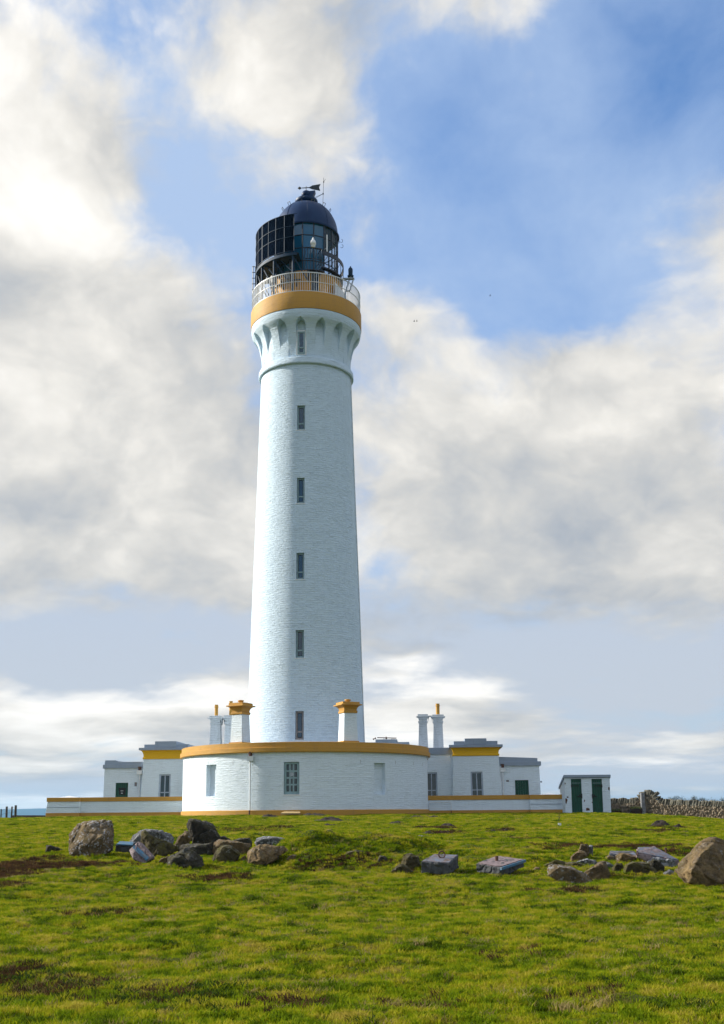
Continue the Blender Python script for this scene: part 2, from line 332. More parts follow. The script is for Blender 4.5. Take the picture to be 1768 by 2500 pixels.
# ------------------------------------------------------------------ object helpers
def tag(o, label, cat, group=None, kind=None):
    if label: o['label'] = label
    if cat: o['category'] = cat
    if group: o['group'] = group
    if kind: o['kind'] = kind
    return o
def thing(name, label, cat, loc=(0, 0, 0), group=None):
    o = bpy.data.objects.new(name, None); C.objects.link(o); o.location = loc; o.empty_display_size = .2
    return tag(o, label, cat, group)

class MB:
    """collects faces with UVs in metres (world coordinates) and links them as one mesh object"""
    def __init__(s): s.v = []; s.f = []; s.uv = []
    def quad(s, pts, uvs=None):
        i = len(s.v); s.v += [tuple(p) for p in pts]; s.f.append(tuple(range(i, i + len(pts))))
        s.uv.append(uvs)
        return s
    def box(s, c, h, rot=None):
        """c centre, h half sizes, rot Matrix 3x3"""
        c = Vector(c); m = rot or Matrix.Identity(3)
        k = [c + m @ Vector((x * h[0], y * h[1], z * h[2])) for z in (-1, 1) for y in (-1, 1) for x in (-1, 1)]
        i = len(s.v); s.v += [tuple(p) for p in k]
        for f in ((0, 2, 3, 1), (4, 5, 7, 6), (0, 1, 5, 4), (2, 6, 7, 3), (0, 4, 6, 2), (1, 3, 7, 5)):
            s.f.append(tuple(i + q for q in f)); s.uv.append(None)
        return s
    def hexa(s, k):
        """eight corners ordered z,y,x like box"""
        i = len(s.v); s.v += [tuple(p) for p in k]
        for f in ((0, 2, 3, 1), (4, 5, 7, 6), (0, 1, 5, 4), (2, 6, 7, 3), (0, 4, 6, 2), (1, 3, 7, 5)):
            s.f.append(tuple(i + q for q in f)); s.uv.append(None)
        return s
    def tube(s, a, b, r, n=8, r2=None, caps=True):
        a = Vector(a); b = Vector(b); d = (b - a)
        if d.length < 1e-6: return s
        q = d.to_track_quat('Z', 'Y').to_matrix(); r2 = r if r2 is None else r2
        i = len(s.v)
        for P, rr in ((a, r), (b, r2)):
            for k in range(n):
                t = 2 * PI * k / n; s.v.append(tuple(P + q @ Vector((rr * math.cos(t), rr * math.sin(t), 0))))
        for k in range(n):
            l = (k + 1) % n; s.f.append((i + k, i + l, i + n + l, i + n + k)); s.uv.append(None)
        if caps:
            s.f.append(tuple(i + k for k in reversed(range(n)))); s.uv.append(None)
            s.f.append(tuple(i + n + k for k in range(n))); s.uv.append(None)
        return s
    def poly(s, pts, r, n=6):
        for a, b in zip(pts[:-1], pts[1:]): s.tube(a, b, r, n)
        return s
    def lathe(s, o, prof, n=48, a0=0, a1=2 * PI):
        """prof: (radius, z) list; o centre; angle 0 faces local front"""
        full = abs(a1 - a0 - 2 * PI) < 1e-6; m = n if full else n + 1; i = len(s.v)
        for (r, z) in prof:
            for k in range(m):
                t = a0 + (a1 - a0) * k / n; s.v.append((o[0] + r * math.sin(t), o[1] - r * math.cos(t), o[2] + z))
        acc = 0
        for j in range(len(prof) - 1):
            dl = math.hypot(prof[j + 1][0] - prof[j][0], prof[j + 1][1] - prof[j][1]); rr = max(prof[j][0], prof[j + 1][0])
            for k in range(n):
                l = (k + 1) % m
                s.f.append((i + j * m + k, i + j * m + l, i + (j + 1) * m + l, i + (j + 1) * m + k))
                u0 = rr * (a0 + (a1 - a0) * k / n); u1 = rr * (a0 + (a1 - a0) * (k + 1) / n)
                s.uv.append(((u0, acc), (u1, acc), (u1, acc + dl), (u0, acc + dl)))
            acc += dl
        return s
    def build(s, name, m, parent=None, smooth=False, sharp=35, weld=False, bevel=0):
        me = bpy.data.meshes.new(name); me.from_pydata(s.v, [], s.f); me.update()
        ul = me.uv_layers.new(name='uv')
        vs = np.array(s.v, dtype=float)
        for p, uvs in zip(me.polygons, s.uv):
            if uvs is None:
                nn = p.normal; ax = (abs(nn.x), abs(nn.y), abs(nn.z))
                if ax[2] > .75: f = lambda q: (q.x, q.y)
                else:
                    tx = Vector((-nn.y, nn.x, 0)); tx.normalize(); f = lambda q: (q.x * tx.x + q.y * tx.y, q.z)
                for li in p.loop_indices:
                    ul.data[li].uv = f(me.vertices[me.loops[li].vertex_index].co)
            else:
                for li, w in zip(p.loop_indices, uvs): ul.data[li].uv = w
        if weld or smooth:
            bm = bmesh.new(); bm.from_mesh(me); bmesh.ops.remove_doubles(bm, verts=bm.verts, dist=1e-4)
            bmesh.ops.recalc_face_normals(bm, faces=bm.faces) if weld else None
            bm.to_mesh(me); bm.free()
        if smooth:
            me.polygons.foreach_set('use_smooth', [True] * len(me.polygons)); me.set_sharp_from_angle(angle=R(sharp))
        me.materials.append(MT[m] if isinstance(m, str) else m)
        o = bpy.data.objects.new(name, me); C.objects.link(o)
        if parent:
            o.parent = parent
            o.matrix_parent_inverse = parent_world(parent).inverted()
        if bevel:
            b = o.modifiers.new('bevel', 'BEVEL'); b.width = bevel; b.segments = 2; b.limit_method = 'ANGLE'
        return o
def parent_world(o):
    m = Matrix.LocRotScale(o.location, o.rotation_euler, o.scale)
    if o.parent: m = parent_world(o.parent) @ o.matrix_parent_inverse @ m
    return m
def linked(mesh, name, matrix, parent):
    """a piece that shares its mesh"""
    o = bpy.data.objects.new(name, mesh); C.objects.link(o); o.parent = parent
    o.matrix_parent_inverse = parent_world(parent).inverted(); o.matrix_basis = matrix
    return o

# ------------------------------------------------------------------ ground
PROF = [(-400, 0), (10, 0), (18, .04), (24, .2), (28, .36), (32, .60), (38, .86), (46, 1.14), (56, 1.41), (62, 1.53), (72, 1.53), (80, 1.47), (95, 1.15), (120, .4), (170, -2), (260, -9), (400, -16), (60000, -30)]
def prof(Y):
    for (a, za), (b, zb) in zip(PROF[:-1], PROF[1:]):
        if Y <= b:
            t = max(0, (Y - a) / (b - a)); return za + (zb - za) * t
    return PROF[-1][1]
def sprof(Y):
    w = 1.2 if Y < 75 else 4
    return (prof(Y - w) + 2 * prof(Y) + prof(Y + w)) / 4
def sm(a, b, t):
    t = min(1, max(0, (t - a) / (b - a))); return t * t * (3 - 2 * t)
def gz(X, Y, fine=True):
    z = sprof(Y)
    if 40 < Y < 200: z -= .07 * max(0, X - 14) * sm(40, 60, Y)
    if X < -15 and 45 < Y < 120: z -= .015 * (-15 - X)
    if abs(X) < 45 and 5 < Y < 90:
        # grown-over bank of earth between the boulders and the two blocks
        z += .50 * math.exp(-((Y - 29.8) / (1.1 if Y < 29.8 else 3.0)) ** 2) * sm(-2.9, -1.3, X) * (1 - sm(1.0, 2.3, X))
        z += .22 * math.exp(-((Y - 31.0) / 1.6) ** 2) * sm(1.5, 3.0, X) * (1 - sm(4.4, 5.6, X))
        z += .10 * math.exp(-((Y - 27.8) / .9) ** 2) * math.exp(-((X - 1.0) / 1.1) ** 2)
        z -= .10 * math.exp(-((Y - 27.0) / .8) ** 2) * sm(-2.6, -1.4, X) * (1 - sm(.2, .9, X))
        if fine:
            k = (1 - .5 * sm(60, 85, Y)) * (1 + 1.0 * math.exp(-((Y - 30) / 3.0) ** 2) * sm(-3.5, -2, X) * (1 - sm(5, 7, X)))
            z += k * (.075 * mn.noise(Vector((X * .45, Y * .45, 1.3))) + .075 * mn.noise(Vector((X * 1.1, Y * 1.4, 7.1))) + .055 * mn.noise(Vector((X * 2.4, Y * 3.0, 3.3))) + .022 * mn.noise(Vector((X * 6, Y * 7, 8.3))))
    return z
def hit(px, py):
    """ground distance under a pixel of the photograph"""
    d = ray(px, py); Y = 5.0
    while Y < 120:
        t = Y / d.y
        if EYE + d.z * t <= gz(d.x * t, Y, False): return Y
        Y += .1
    return 62.0

def axis(segs):
    out = []
    for a, b, n in segs: out += list(np.linspace(a, b, n, endpoint=False))
    out.append(segs[-1][1]); return out
xs = axis([(-30000, -3000, 5), (-3000, -300, 8), (-300, -60, 12), (-60, -26, 20), (-26, -9, 60), (-9, 9, 150), (9, 26, 60), (26, 60, 20), (60, 300, 12), (300, 3000, 8), (3000, 30000, 5)])
ys = axis([(-30000, -300, 8), (-300, 0, 15), (0, 6, 12), (6, 34, 260), (34, 70, 170), (70, 130, 60), (130, 400, 20), (400, 3000, 10), (3000, 40000, 6)])
def grid_mesh(xs, ys, f):
    nx, ny = len(xs), len(ys)
    v = [(x, y, f(x, y)) for y in ys for x in xs]
    idx = np.arange(nx * ny).reshape(ny, nx)
    q = np.stack([idx[:-1, :-1], idx[:-1, 1:], idx[1:, 1:], idx[1:, :-1]], -1).reshape(-1, 4)
    return v, q.tolist()

def ground_material():
    m = bpy.data.materials.new('turf'); m.use_nodes = True; nt = m.node_tree; b = nt.nodes['Principled BSDF']
    b.inputs['Roughness'].default_value = .95; b.inputs['Specular IOR Level'].default_value = .1
    N = nt.nodes.new; L = nt.links.new
    g = N('ShaderNodeNewGeometry')
    def noi(s, d=6, r=.6, w=0):
        n = N('ShaderNodeTexNoise'); n.inputs['Scale'].default_value = s; n.inputs['Detail'].default_value = d; n.inputs['Roughness'].default_value = r
        mp = N('ShaderNodeMapping'); mp.inputs['Location'].default_value = (w, w * 2, 0); L(g.outputs['Position'], mp.inputs[0]); L(mp.outputs[0], n.inputs['Vector']); return n.outputs['Fac']
    def mx(f, a, c):
        k = N('ShaderNodeMix'); k.data_type = 'RGBA'; L(f, k.inputs[0])
        for i, v in ((6, a), (7, c)):
            if isinstance(v, tuple): k.inputs[i].default_value = (*v, 1)
            else: L(v, k.inputs[i])
        return k.outputs[2]
    def rng(v, a, c, hi=1.0):
        r = N('ShaderNodeMapRange'); L(v, r.inputs[0]); r.inputs[1].default_value = a; r.inputs[2].default_value = c; r.inputs[4].default_value = hi; return r.outputs[0]
    col = mx(rng(noi(.5, 6, .65), .38, .62), (.06, .08, .006), (.10, .10, .008))
    col = mx(rng(noi(5, 7, .7, 4), .45, .72), col, (.045, .055, .010))
    col = mx(rng(noi(2.2, 6, .7, 9), .60, .74, .8), col, (.13, .095, .04))
    at_ = N('ShaderNodeAttribute'); at_.attribute_name = 'soil_shade'
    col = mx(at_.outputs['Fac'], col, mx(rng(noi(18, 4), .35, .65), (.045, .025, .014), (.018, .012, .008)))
    L(col, b.inputs['Base Color'])
    bp = N('ShaderNodeBump'); bp.inputs['Strength'].default_value = 1; bp.inputs['Distance'].default_value = .05; L(noi(16, 7, .75), bp.inputs['Height']); L(bp.outputs[0], b.inputs['Normal'])
    MT['turf'] = m
ground_material()
# bare or burnt patches, with some painted shade: px, py, half width px, half height px, amount
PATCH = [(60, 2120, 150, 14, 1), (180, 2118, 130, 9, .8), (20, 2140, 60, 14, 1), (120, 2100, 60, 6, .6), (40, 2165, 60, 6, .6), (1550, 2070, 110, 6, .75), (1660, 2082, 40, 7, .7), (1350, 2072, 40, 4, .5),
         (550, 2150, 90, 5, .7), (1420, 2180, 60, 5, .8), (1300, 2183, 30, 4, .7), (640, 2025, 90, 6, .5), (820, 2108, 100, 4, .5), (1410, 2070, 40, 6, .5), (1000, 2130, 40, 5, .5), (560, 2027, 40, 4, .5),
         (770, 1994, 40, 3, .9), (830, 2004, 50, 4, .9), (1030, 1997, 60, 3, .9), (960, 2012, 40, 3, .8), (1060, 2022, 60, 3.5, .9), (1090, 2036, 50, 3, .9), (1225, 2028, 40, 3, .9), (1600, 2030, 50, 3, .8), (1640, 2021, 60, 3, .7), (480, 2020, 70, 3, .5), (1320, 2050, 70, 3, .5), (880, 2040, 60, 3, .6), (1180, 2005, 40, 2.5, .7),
         (760, 2120, 50, 4, .45), (900, 2122, 60, 4, .5), (1480, 2145, 60, 4, .5),  # the pair below the middle bank paints shade onto its front slope
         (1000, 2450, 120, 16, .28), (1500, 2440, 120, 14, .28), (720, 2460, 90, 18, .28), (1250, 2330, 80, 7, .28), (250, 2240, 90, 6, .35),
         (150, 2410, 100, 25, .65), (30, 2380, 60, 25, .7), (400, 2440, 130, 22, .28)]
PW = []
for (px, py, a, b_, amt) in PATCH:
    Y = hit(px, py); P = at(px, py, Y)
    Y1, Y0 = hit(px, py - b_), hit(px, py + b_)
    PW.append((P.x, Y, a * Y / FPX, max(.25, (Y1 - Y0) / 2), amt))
def soil_shade(X, Y):
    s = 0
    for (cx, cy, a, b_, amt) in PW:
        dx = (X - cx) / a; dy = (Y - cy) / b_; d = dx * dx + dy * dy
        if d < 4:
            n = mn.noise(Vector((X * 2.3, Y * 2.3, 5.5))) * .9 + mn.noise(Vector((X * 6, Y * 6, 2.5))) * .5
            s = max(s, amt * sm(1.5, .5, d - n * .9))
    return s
HILLS = []
def hillm(X, Y):
    for (hx, hy, a) in HILLS:
        if abs(X - hx) < a * 1.1 and ((X - hx) / a) ** 2 + ((Y - hy) / min(a, .6 + a * .3)) ** 2 < .9: return 0.0
    return 1.0
gv, gf = grid_mesh(xs, ys, gz)
me = bpy.data.meshes.new('ground'); me.from_pydata(gv, [], gf)
a_ = me.attributes.new('soil_shade', 'FLOAT', 'POINT')
a_.data.foreach_set('value', [soil_shade(p[0], p[1]) if (7 < p[1] < 60 and abs(p[0]) < 25) else 0.0 for p in gv])
me.polygons.foreach_set('use_smooth', [True] * len(me.polygons)); me.materials.append(MT['turf'])
ground = bpy.data.objects.new('ground', me); C.objects.link(ground); ground['kind'] = 'structure'

# sea beyond the headland and the blue coast across the water
m = bpy.data.materials.new('sea_water'); m.use_nodes = True; b = m.node_tree.nodes['Principled BSDF']
b.inputs['Base Color'].default_value = (.02, .09, .15, 1); b.inputs['Roughness'].default_value = .25
n = m.node_tree.nodes.new('ShaderNodeTexNoise'); n.inputs['Scale'].default_value = .2; g = m.node_tree.nodes.new('ShaderNodeNewGeometry')
bp = m.node_tree.nodes.new('ShaderNodeBump'); bp.inputs['Distance'].default_value = .6; m.node_tree.links.new(g.outputs['Position'], n.inputs[0]); m.node_tree.links.new(n.outputs['Fac'], bp.inputs['Height']); m.node_tree.links.new(bp.outputs[0], b.inputs['Normal'])
MT['sea_water'] = m
s = MB(); s.quad([(-45000, 300, -13), (45000, 300, -13), (45000, 45000, -13), (-45000, 45000, -13)])
o = s.build('sea', 'sea_water'); o['kind'] = 'structure'
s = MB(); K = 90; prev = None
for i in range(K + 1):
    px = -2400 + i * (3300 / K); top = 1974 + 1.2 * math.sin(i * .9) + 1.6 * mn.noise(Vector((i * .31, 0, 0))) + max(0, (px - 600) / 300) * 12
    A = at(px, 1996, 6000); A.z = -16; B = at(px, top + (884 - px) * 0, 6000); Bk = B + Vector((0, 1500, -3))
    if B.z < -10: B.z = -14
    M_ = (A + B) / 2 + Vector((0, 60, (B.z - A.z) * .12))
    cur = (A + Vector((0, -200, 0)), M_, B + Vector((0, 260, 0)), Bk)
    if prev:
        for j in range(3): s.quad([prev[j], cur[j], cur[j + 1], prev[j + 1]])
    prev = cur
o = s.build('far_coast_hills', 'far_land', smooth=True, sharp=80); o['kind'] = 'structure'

# ------------------------------------------------------------------ the station's own frame
XC, YC = -3.50, 70.0
TH = R(3.2)
UX = Vector((math.cos(TH), -math.sin(TH), 0)); VX = Vector((math.sin(TH), math.cos(TH), 0))
AX = Vector((XC, YC, 0))
def W(u, v, z): return AX + UX * u + VX * v + Vector((0, 0, z))
def LP(px, py, v):
    """pixel -> (u, z) on the station plane v"""
    d = ray(px, py); o = Vector((0, 0, EYE)) - AX
    t = (v - o.dot(VX)) / d.dot(VX); P = o + d * t
    return P.dot(UX), P.z
def zat(px, py, r=0):
    """height of something at distance r in front of the tower axis"""
    return LP(px, py, -r)[1]
def CY(th, r, z): return W(r * math.sin(th), -r * math.cos(th), z)    # th: angle from station front, positive to the right

def panel(mb, mapf, us, vs, holes, inner=None):
    """surface mapf(u,v,d) over grid lines, holes=(u0,u1,v0,v1,depth): cut and given reveals; UV from mapf's metre scale"""
    U = sorted(set([round(x, 6) for x in us] + [round(h[i], 6) for h in holes for i in (0, 1)]))
    V = sorted(set([round(x, 6) for x in vs] + [round(h[i], 6) for h in holes for i in (2, 3)]))
    sc = mapf.scale
    for i in range(len(U) - 1):
        for j in range(len(V) - 1):
            uc, vc = (U[i] + U[i + 1]) / 2, (V[j] + V[j + 1]) / 2
            if any(h[0] < uc < h[1] and h[2] < vc < h[3] for h in holes): continue
            p = [mapf(U[i], V[j], 0), mapf(U[i + 1], V[j], 0), mapf(U[i + 1], V[j + 1], 0), mapf(U[i], V[j + 1], 0)]
            mb.quad(p, ((U[i] * sc, V[j]), (U[i + 1] * sc, V[j]), (U[i + 1] * sc, V[j + 1]), (U[i] * sc, V[j + 1])))
    for (a, b_, c, d, dep) in holes:
        uu = [x for x in U if a - 1e-6 <= x <= b_ + 1e-6]
        for k in range(len(uu) - 1):
            p, q = uu[k], uu[k + 1]
            mb.quad([mapf(p, c, 0), mapf(q, c, 0), mapf(q, c, -dep), mapf(p, c, -dep)])
            mb.quad([mapf(p, d, -dep), mapf(q, d, -dep), mapf(q, d, 0), mapf(p, d, 0)])
        mb.quad([mapf(a, c, 0), mapf(a, c, -dep), mapf(a, d, -dep), mapf(a, d, 0)])
        mb.quad([mapf(b_, c, -dep), mapf(b_, c, 0), mapf(b_, d, 0), mapf(b_, d, -dep)])

def fill(mapf, a, b_, c, d, dep, n=3):
    mb = MB()
    for k in range(n):
        p = a + (b_ - a) * k / n; q = a + (b_ - a) * (k + 1) / n
        mb.quad([mapf(p, c, -dep), mapf(q, c, -dep), mapf(q, d, -dep), mapf(p, d, -dep)], ((p * mapf.scale, c), (q * mapf.scale, c), (q * mapf.scale, d), (p * mapf.scale, d)))
    return mb
def bar(mb, mapf, a, b_, c, d, d0, d1):
    """solid bar on a mapped surface between depths d0 (front) and d1"""
    k = [mapf(u, v, -dd) for v in (c, d) for dd in (d0, d1) for u in (a, b_)]
    mb.hexa(k)

def flat_map(v0, batter=0, u0=0):
    def f(u, v, d): return W(u, v0 - d, v)
    f.scale = 1.0; return f
def cyl_map(rf):
    def f(th, z, d): return CY(th, rf(z) + d, z)
    f.scale = rf(0); return f

def sash_window(parent, mapf, a, b_, c, d, dep, cols, rows, fm, gm, fw=.06, bw=.035, label=None):
    """frame (with glazing bars) > pane; a..b in u units, c..d metres"""
    us = 1.0 / mapf.scale
    mb = MB(); w = fw * us
    bar(mb, mapf, a, a + w, c, d, dep - .06, dep + .02); bar(mb, mapf, b_ - w, b_, c, d, dep - .06, dep + .02)
    bar(mb, mapf, a + w, b_ - w, c, c + fw * 1.3, dep - .058, dep + .02); bar(mb, mapf, a + w, b_ - w, d - fw, d, dep - .058, dep + .02)
    ua, ub, za, zb = a + w, b_ - w, c + fw * 1.3, d - fw
    cu = [ua + (ub - ua) * k / cols for k in range(cols + 1)]
    if isinstance(rows, int): cz = [za + (zb - za) * k / rows for k in range(rows + 1)]
    else: cz = [za] + [za + (zb - za) * t for t in rows] + [zb]
    for x in cu[1:-1]: bar(mb, mapf, x - bw * us / 2, x + bw * us / 2, za, zb, dep - .04, dep + .015)
    for z in cz[1:-1]: bar(mb, mapf, ua, ub, z - bw / 2, z + bw / 2, dep - .044, dep + .012)
    win = mb.build('window', fm, parent)
    for i in range(cols):
        for j in range(len(cz) - 1):
            m2 = MB(); bar(m2, mapf, cu[i] + bw * us * .4, cu[i + 1] - bw * us * .4, cz[j] + bw * .4, cz[j + 1] - bw * .4, dep - .012, dep)
            m2.build('pane', gm, win)
    return win

# ------------------------------------------------------------------ the lighthouse
LH = thing('lighthouse', 'tall white tapering lighthouse tower with ochre gallery band and black lantern', 'lighthouse', tuple(AX + Vector((0, 0, 1.5))))
edges = [(960, 641.5, 861.5), (1228, 628.7, 869.0), (1500, 616.2, 879.5), (1700, 607.6, 885.5), (1800, 603.5, 889)]
tz = []
for (py, xl, xr) in edges:
    A, B = LP(xl, py, 0), LP(xr, py, 0); tz.append(((A[1] + B[1]) / 2, (B[0] - A[0]) / 2 * 1.0))
tz = sorted(tz); tz = [(0, tz[0][1] + (tz[0][1] - tz[1][1]) / (tz[1][0] - tz[0][0]) * tz[0][0])] + tz
def RT(z):
    if z >= tz[-1][0]:
        (a, ra), (b_, rb) = tz[-2], tz[-1]
        return rb + (rb - ra) / (b_ - a) * (z - b_)
    for (a, ra), (b_, rb) in zip(tz[:-1], tz[1:]):
        if z <= b_: return ra + (rb - ra) * (z - a) / (b_ - a)
zr0 = zat(751, 886.6, 3.0)                     # underside of the ring under the corbel
tmap = cyl_map(RT)
def pick(px0, px1, py0, py1, r):
    """pixels of an opening on a cylinder of radius r -> angles and heights"""
    def ang(px, py):
        rr = r
        lo, hi = R(-85), R(85)
        for _ in range(40):
            mid = (lo + hi) / 2
            if pxof(CY(mid, rr, zat(px, py, rr * math.cos(mid))))[0] < px: lo = mid
            else: hi = mid
        return mid
    pm = (py0 + py1) / 2; a, b_ = ang(px0, pm), ang(px1, pm); c = (a + b_) / 2
    return a, b_, zat((px0 + px1) / 2, py1, r * math.cos(c)), zat((px0 + px1) / 2, py0, r * math.cos(c))
slits = [(729.3, 748.6, 989.4, 1049.3), (727.4, 746.2, 1166, 1228.5), (725.8, 745.3, 1349, 1414), (723.5, 743.6, 1538, 1606), (721.8, 742.5, 1735.6, 1806)]
holes = []
for q in slits:
    z = zat(735, (q[2] + q[3]) / 2, 3.3); a, b_, c, d = pick(*q, RT(z)); a, b_ = -(b_ - a) / 2, (b_ - a) / 2; holes.append((a, b_, c, d, .32))
mb = MB()
panel(mb, tmap, np.linspace(-PI, PI, 97), np.linspace(1.0, zr0 + .05, 60), holes)
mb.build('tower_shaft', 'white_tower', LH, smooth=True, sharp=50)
for i, (a, b_, c, d, dep) in enumerate(holes):
    fill(tmap, a, b_, c, d, dep, 2).build('window_back', 'grey_stone', LH)
    w = sash_window(LH, tmap, a + .006, b_ - .006, c + .01, d - .01, .2, 1, [.24], 'grey_stone' if i == 4 else 'teal_frame', 'slit_glass', fw=.085, bw=.09)
    s = MB(); bar(s, tmap, a - .17, b_ + .12, d + .28, d + .295, -.012, .03); s.build('lintel_line', 'grey_stone', LH)
    s = MB(); bar(s, tmap, a - .02, b_ + .02, c - .05, c, -.03, .04); s.build('sill', 'white_paint', LH)
# lightning conductor down the right flank
s = MB(); s.poly([CY(R(84), RT(z) + .03, z) for z in np.linspace(2, zr0, 12)], .03, 5); s.build('conductor_strip', 'white_paint', LH)

# ring, corbel with lancet niches, gallery
PXM = LP(751 + 1, 850, 0)[0] - LP(751, 850, 0)[0]
def RS(px): return px * PXM * 1.0
ring_top = zat(751, 872, 2.85)
rin = RT(zr0) * 1.0 - .03
s = MB(); s.lathe(AX, [(RT(zr0) - .05, zr0), (rin + .17, zr0), (rin + .20, zr0 + .05), (rin + .19, ring_top - .12), (rin + .13, ring_top), (rin - .02, ring_top + .02)], 96)
s.build('string_course', 'white_tower', LH, smooth=True, sharp=30)
flare_px = [(898, 107), (884, 108.0), (874, 110.2), (862.6, 112.7), (850, 116.5), (840.6, 121.5), (834, 127), (829, 130.5), (819.5, 132.7), (812, 133)]
flare = [(zat(751, py, 0), RS(r)) for py, r in flare_px]
z_lo, z_hi = ring_top - .02, flare[-1][0]
def RF(z):
    if z <= flare[0][0]: return flare[0][1]
    for (a, ra), (b_, rb) in zip(flare[:-1], flare[1:]):
        if z <= b_: return ra + (rb - ra) * (z - a) / (b_ - a)
    return flare[-1][1]
z_apex, z_spring = zat(741, 778, 3.2), zat(741, 800, 2.95)
RIN = RS(107.5)
K1, K2, NP = 26, 18, 16
mb = MB(); cols = []
hw = R(5.9)
for k in range(NP):
    c0 = k * 2 * PI / NP
    for t in np.linspace(-1, 1, 11):
        f = math.sqrt(max(0, 1 - ((abs(t) + 1) / 2) ** 2)) / math.sqrt(.75)
        za = z_spring + (z_apex - z_spring) * f
        col = [(c0 + t * hw, z, RIN) for z in np.linspace(z_lo, za, K1)] + [(c0 + t * hw, z, RF(z)) for z in np.linspace(za, z_hi, K2)]
        if t == -1: cols.append([(c0 + t * hw, z, RF(z)) for z in np.linspace(z_lo, za, K1)] + [(c0 + t * hw, z, RF(z)) for z in np.linspace(za, z_hi, K2)])
        cols.append(col)
        if t == 1: cols.append([(c0 + t * hw, z, RF(z)) for z in np.linspace(z_lo, za, K1)] + [(c0 + t * hw, z, RF(z)) for z in np.linspace(za, z_hi, K2)])
    for th in np.linspace(c0 + hw, c0 + 2 * PI / NP - hw, 6)[1:-1]:
        cols.append([(th, z, RF(z)) for z in np.linspace(z_lo, z_spring, K1)] + [(th, z, RF(z)) for z in np.linspace(z_spring, z_hi, K2)])
for i in range(len(cols)):
    A, B = cols[i], cols[(i + 1) % len(cols)]
    for j in range(len(A) - 1):
        p = [CY(*((q[0], q[2], q[1]))) for q in (A[j], B[j], B[j + 1], A[j + 1])]
        if (p[0] - p[1]).length < 1e-4 and (p[2] - p[3]).length < 1e-4: continue
        ub = B[j][0] if B[j][0] >= A[j][0] - 1e-9 else B[j][0] + 2 * PI
        mb.quad(p, ((A[j][0] * 3, A[j][1]), (ub * 3 + (A[j][2] - B[j][2]), B[j][1]), (ub * 3 + (A[j][2] - B[j][2]), B[j + 1][1]), (A[j][0] * 3, A[j + 1][1])))
mb.build('corbelled_head', 'white_tower', LH, smooth=True, sharp=38)
# window inside the front niche
nmap = cyl_map(lambda z: RIN); a, b_, c, d = pick(731, 749, 810, 865, RIN); a, b_ = -(b_ - a) / 2, (b_ - a) / 2
s = MB()
bar(s, nmap, a - .035, a, c - .05, d + .1, -.05, .0); bar(s, nmap, b_, b_ + .035, c - .05, d + .1, -.05, .0); bar(s, nmap, a, b_, d, d + .098, -.048, .0); bar(s, nmap, a, b_, c - .048, c, -.048, 0)
s.build('window_surround', 'white_paint', LH)
sash_window(LH, nmap, a, b_, c, d, -.005, 1, [.24], 'teal_frame', 'slit_glass', fw=.085, bw=.09)

zg0 = zat(751, 750.6, 3.7); zg1 = zat(751, 710.5, 3.68)
RG = 3.70
mold0 = zat(751, 769, 3.52)
s = MB(); s.lathe(AX, [(RF(z_hi) - .02, z_hi), (3.47, mold0), (3.56, mold0 + .04), (3.62, zg0 - .1), (3.60, zg0 + .001)], 96); s.build('moulding', 'white_tower', LH, smooth=True, sharp=40)
s = MB(); s.lathe(AX, [(3.55, zg0 - .0), (RG - .0, zg0), (RG + .015, zg0 + .07), (RG + .015, zg1 - .05), (RG, zg1), (2.2, zg1 + .03)], 96); s.build('gallery_band', 'ochre', LH, smooth=True, sharp=30)

# railing: balusters joined by small arches at the top and half way
RR = RG - .06; NB = 154; rt_z = zat(751, 664, RR); rm_z = (zg1 + rt_z) / 2 + .03
s = MB()
for z, h in ((rt_z, .03), (rm_z, .014), (zg1 + .06, .018)):
    s.lathe(AX + Vector((0, 0, z)), [(RR - .022, -h), (RR + .022, -h), (RR + .022, h), (RR - .022, h), (RR - .022, -h)], 120)
rail = s.build('railing', 'white_rail', LH)
bm_ = MB(); H = rt_z - zg1 - .04
bm_.box((0, 0, H / 2), (.0125, .0125, H / 2))
for top in (rt_z - zg1 - .02, rm_z - zg1 - .006):
    ww = RR * 2 * PI / NB / 2
    pts = [Vector((ww * math.cos(t) + ww, 0, top - .075 + .06 * math.sin(t))) for t in np.linspace(PI, 0, 7)]
    for a, b_ in zip(pts[:-1], pts[1:]):
        bm_.hexa([a + Vector((0, -.01, 0)), b_ + Vector((0, -.01, 0)), a + Vector((0, .01, 0)), b_ + Vector((0, .01, 0)),
                  Vector((a.x, -.01, top)), Vector((b_.x, -.01, top)), Vector((a.x, .01, top)), Vector((b_.x, .01, top))])
bal = bm_.build('baluster', 'white_rail', rail); bmesh_ = bal.data
for k in range(NB):
    th = 2 * PI * k / NB; P = CY(th, RR, zg1 + .02)
    Mx = Matrix.Translation(P) @ Matrix.Rotation(th - TH, 4, 'Z')
    if k == 0: bal.matrix_parent_inverse = parent_world(rail).inverted(); bal.matrix_basis = Mx
    else: linked(bmesh_, 'baluster', Mx, rail)

